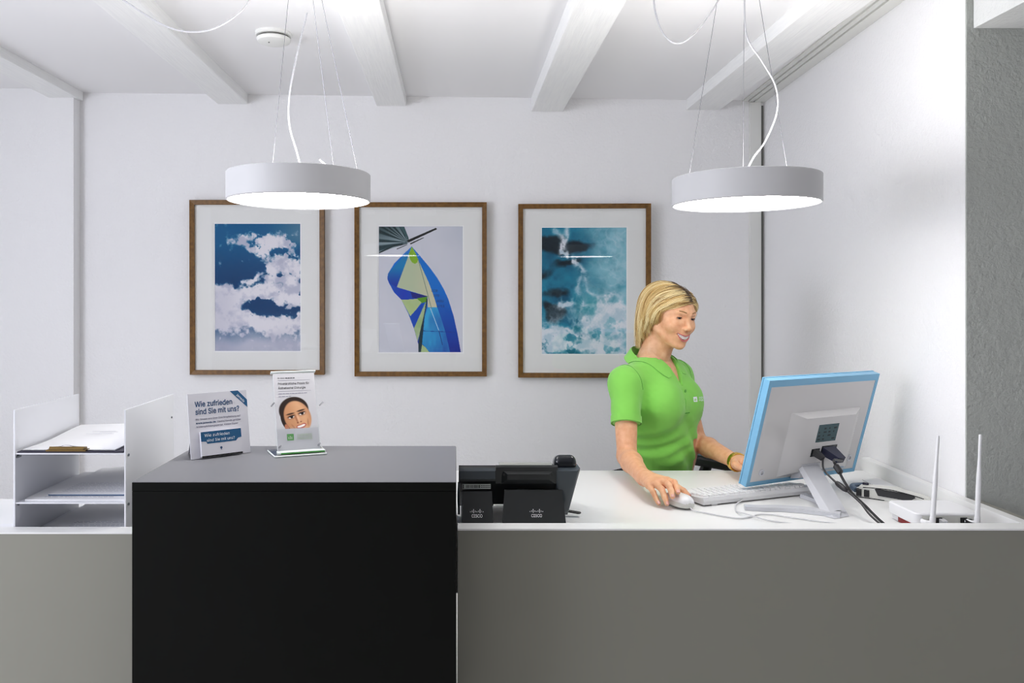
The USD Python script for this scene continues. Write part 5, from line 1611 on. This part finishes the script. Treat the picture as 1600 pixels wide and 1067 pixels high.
# nails of the right hand
for k in range(5):
    e_, t_ = np.array(RH[k][2]), np.array(RH[k][3])
    d_ = (t_ - e_) / np.linalg.norm(t_ - e_)
    up2 = UP - d_ * (UP @ d_)
    if k == 4:
        up2 = np.array([.5, .3, .8]) - d_ * (np.array([.5, .3, .8]) @ d_)
    up2 /= np.linalg.norm(up2)
    sd_ = np.cross(d_, up2)
    rr = .0066 if k < 4 else .0076
    c = t_ + d_ * .0012
    P1.addw('nail', hull([c + d_ * i * .0048 + sd_ * j * .0046 * (1 - .2 * (i > 0)) + up2 * (rr * (1 - .22 * j * j) + zz) for i in (-1, 0, 1) for j in (-1, -.5, 0, .5, 1) for zz in (-.0016, .0003)]), 'nail', smooth=50)

# ---- hair: a layered bob that falls from a side parting
SC, SRR = np.array([0, -.014, .025]), np.array([.0745, .0955, .0760])


def guide(side, q, n=22):
    """Path over the skull from the parting (front q=0 .. crown q=1) down to the ends, in head coordinates; side -1 is her right."""
    yy = .070 - .135 * q
    x0 = .024 * (1 - .5 * q)
    p0 = np.array([x0, yy, 0.0])
    k = 1 - (p0[0] / SRR[0]) ** 2 - ((p0[1] + .014) / SRR[1]) ** 2
    p0[2] = SC[2] + SRR[2] * math.sqrt(max(k, .05))
    u0 = (p0 - SC) / SRR
    u0 /= np.linalg.norm(u0)
    if side < 0:
        az = math.radians(62 + 128 * q ** .85)
        el_ = math.radians(-2 - 10 * q)
        z_end = -.032 - .116 * min(1, .08 + q * 2.1)
    else:
        az = math.radians(-58 - 112 * q ** .85)
        el_ = math.radians(-4 - 8 * q)
        z_end = -.050 - .095 * min(1, .15 + q * 1.2)
    u1 = np.array([-math.sin(az) * math.cos(el_), math.cos(az) * math.cos(el_), math.sin(el_)])
    om = math.acos(np.clip(u0 @ u1, -1, 1))
    tt = np.linspace(0, 1, n)
    pts = []
    for t in tt[:int(n * .64)]:
        a = t / .62
        a = min(a, 1)
        uu = (math.sin((1 - a) * om) * u0 + math.sin(a * om) * u1) / math.sin(om)
        pts.append(SC + uu * SRR)
    b = pts[-1]
    m = n - len(pts)
    hd = np.array([b[0], b[1] + .014, 0])
    hd /= np.linalg.norm(hd)
    for j in range(1, m + 1):
        a = j / m
        p = b + (np.array([0, 0, z_end]) - [0, 0, b[2]]) * a
        p = p - hd * (.024 * a ** 1.5 - .006 * math.sin(math.pi * a)) + np.array([0, -.012 * a * (1 - q), 0])
        pts.append(p)
    pts = np.array(pts)
    for _ in range(6):
        pts[1:-1] = .5 * pts[1:-1] + .25 * (pts[:-2] + pts[2:])
    return pts


NG = 40
GR = np.array([guide(-1, q) for q in np.linspace(0, 1, NG)])
GL = np.array([guide(1, q) for q in np.linspace(0, 1, NG)])


def lookup(G, q):
    x = np.clip(q, 0, 1) * (NG - 1)
    i = min(int(x), NG - 2)
    return G[i] * (1 - (x - i)) + G[i + 1] * (x - i)


def outward(p):
    o = p - SC
    o = o / SRR ** 2
    low = np.clip((.01 - p[:, 2]) / .05, 0, 1)[:, None]
    o[:, 2:] *= (1 - low)
    return o / np.linalg.norm(o, axis=1, keepdims=True)


def cap_mesh(G, off):
    """Underlying hair sheet, with thickness."""
    n = G.shape[1]
    n = int(n * .86)
    G = G[:, :n]
    sel = np.arange(0, n)
    A = []
    for g in G:
        t = np.linspace(0, 1, n)
        A.append(g[sel] + outward(g)[sel] * (off + .005 * np.sin(np.pi * t))[:, None])
    A = np.array(A)
    Bk = np.array([a - outward(a) * .006 for a in A])
    m0, n0 = A.shape[:2]
    i, j = np.meshgrid(np.arange(m0 - 1), np.arange(n0 - 1), indexing='ij')
    a = (i * n0 + j).ravel()
    qd = np.stack([a, a + 1, a + n0 + 1, a + n0], -1)
    k = m0 * n0
    return np.vstack([A.reshape(-1, 3), Bk.reshape(-1, 3)]), np.vstack([qd, qd[:, ::-1] + k])


vv, ff = join(cap_mesh(GR, .003), cap_mesh(GL, .003))
HAIR = part('hair', (hw(vv), ff), 'hair_base')


def strands(name, m, count, seed, wdt, clumps=64, root=False):
    r = np.random.default_rng(seed)
    pts, cnt, wid = [], [], []
    cl = r.uniform(0, 1, (2, clumps)) ** .9
    amp = r.normal(0, 1, (2, clumps, 6))
    for k in range(count):
        s = 0 if r.uniform() < .70 else 1
        G = GR if s == 0 else GL
        c = r.integers(clumps)
        q = np.clip(cl[s, c] + r.normal(0, .014), 0, 1)
        A = amp[s, c]
        t0 = max(0, r.uniform(-.25, .42)) if r.uniform() < .6 else 0.0
        t1 = r.uniform(.84, 1.0) - .16 * max(0, A[0]) * (r.uniform() < .6)
        n = 20
        if root:
            t0, t1 = 0.0, r.uniform(.05, .30)
            q = r.uniform(0, .6)
        t = np.linspace(t0, min(t1, 1.0), n)
        g = lookup(G, q)
        x = t * (len(g) - 1)
        i = np.clip(x.astype(int), 0, len(g) - 2)
        p = g[i] * (1 - (x - i))[:, None] + g[i + 1] * (x - i)[:, None]
        o = outward(p)
        tang = np.gradient(p, axis=0)
        tang /= np.linalg.norm(tang, axis=1, keepdims=True)
        sd_ = np.cross(o, tang)
        depth = r.uniform(0, 1)
        bell = np.sin(np.pi * np.clip(t, 0, 1)) ** .7
        lift = .0030 + (.0105 + .0042 * A[1]) * bell * (.35 + .65 * depth) * (1 - .35 * (t > .8) * (t - .8) / .2)
        lift = lift * sm(-.05, .12, t)+ .0012
        flip = np.clip((t - .68) / .32, 0, 1) ** 1.5 * (.010 * A[2] + .001) + (.0045 if root else 0) + .0030 * A[4] * np.sin(t * 9 + A[0] * 3) * t
        wave = (.0085 * np.sin(t * 7.0 + A[3] * 2.5) + .0026 * np.sin(t * 13 + A[4] * 3)) * np.clip(t * 1.8 - .3, 0, 1)
        stray = r.normal(0, .0046) * t + r.normal(0, .0012)
        p = p + o * (lift + flip)[:, None] + sd_ * (wave + stray + .010 * A[5] * np.clip(t - .72, 0, 1))[:, None]
        pts.append(hw(p))
        cnt.append(n)
        wid.append(wdt * np.interp(np.linspace(0, 1, n), [0, .1, .75, 1], [.7, 1, 1, .25]))
    pts = np.vstack(pts)
    path = numbered(P1.path, name)
    bc = UsdGeom.BasisCurves.Define(stage, path)
    bc.CreateTypeAttr('linear')
    bc.CreatePointsAttr(Vt.Vec3fArray.FromNumpy(((pts - P1.t) @ P1.R).astype(np.float32)))
    bc.CreateCurveVertexCountsAttr(Vt.IntArray(cnt))
    bc.CreateWidthsAttr(Vt.FloatArray.FromNumpy(np.concatenate(wid).astype(np.float32)))
    bc.SetWidthsInterpolation('vertex')
    UsdShade.MaterialBindingAPI.Apply(bc.GetPrim()).Bind(MATS[m])
    return bc.GetPrim()


tag(strands('hair_strands', 'hair_blond', 4200, 31, .0011), kind='stuff')
tag(strands('hair_strands', 'hair_light', 3400, 32, .0011), 'light blond strands', kind='stuff')
tag(strands('hair_strands', 'hair_dark', 1100, 33, .0010), 'darker blond strands', kind='stuff')
tag(strands('hair_strands', 'hair_root', 210, 34, .0012, root=True), 'dark strands at the roots along the parting', kind='stuff')
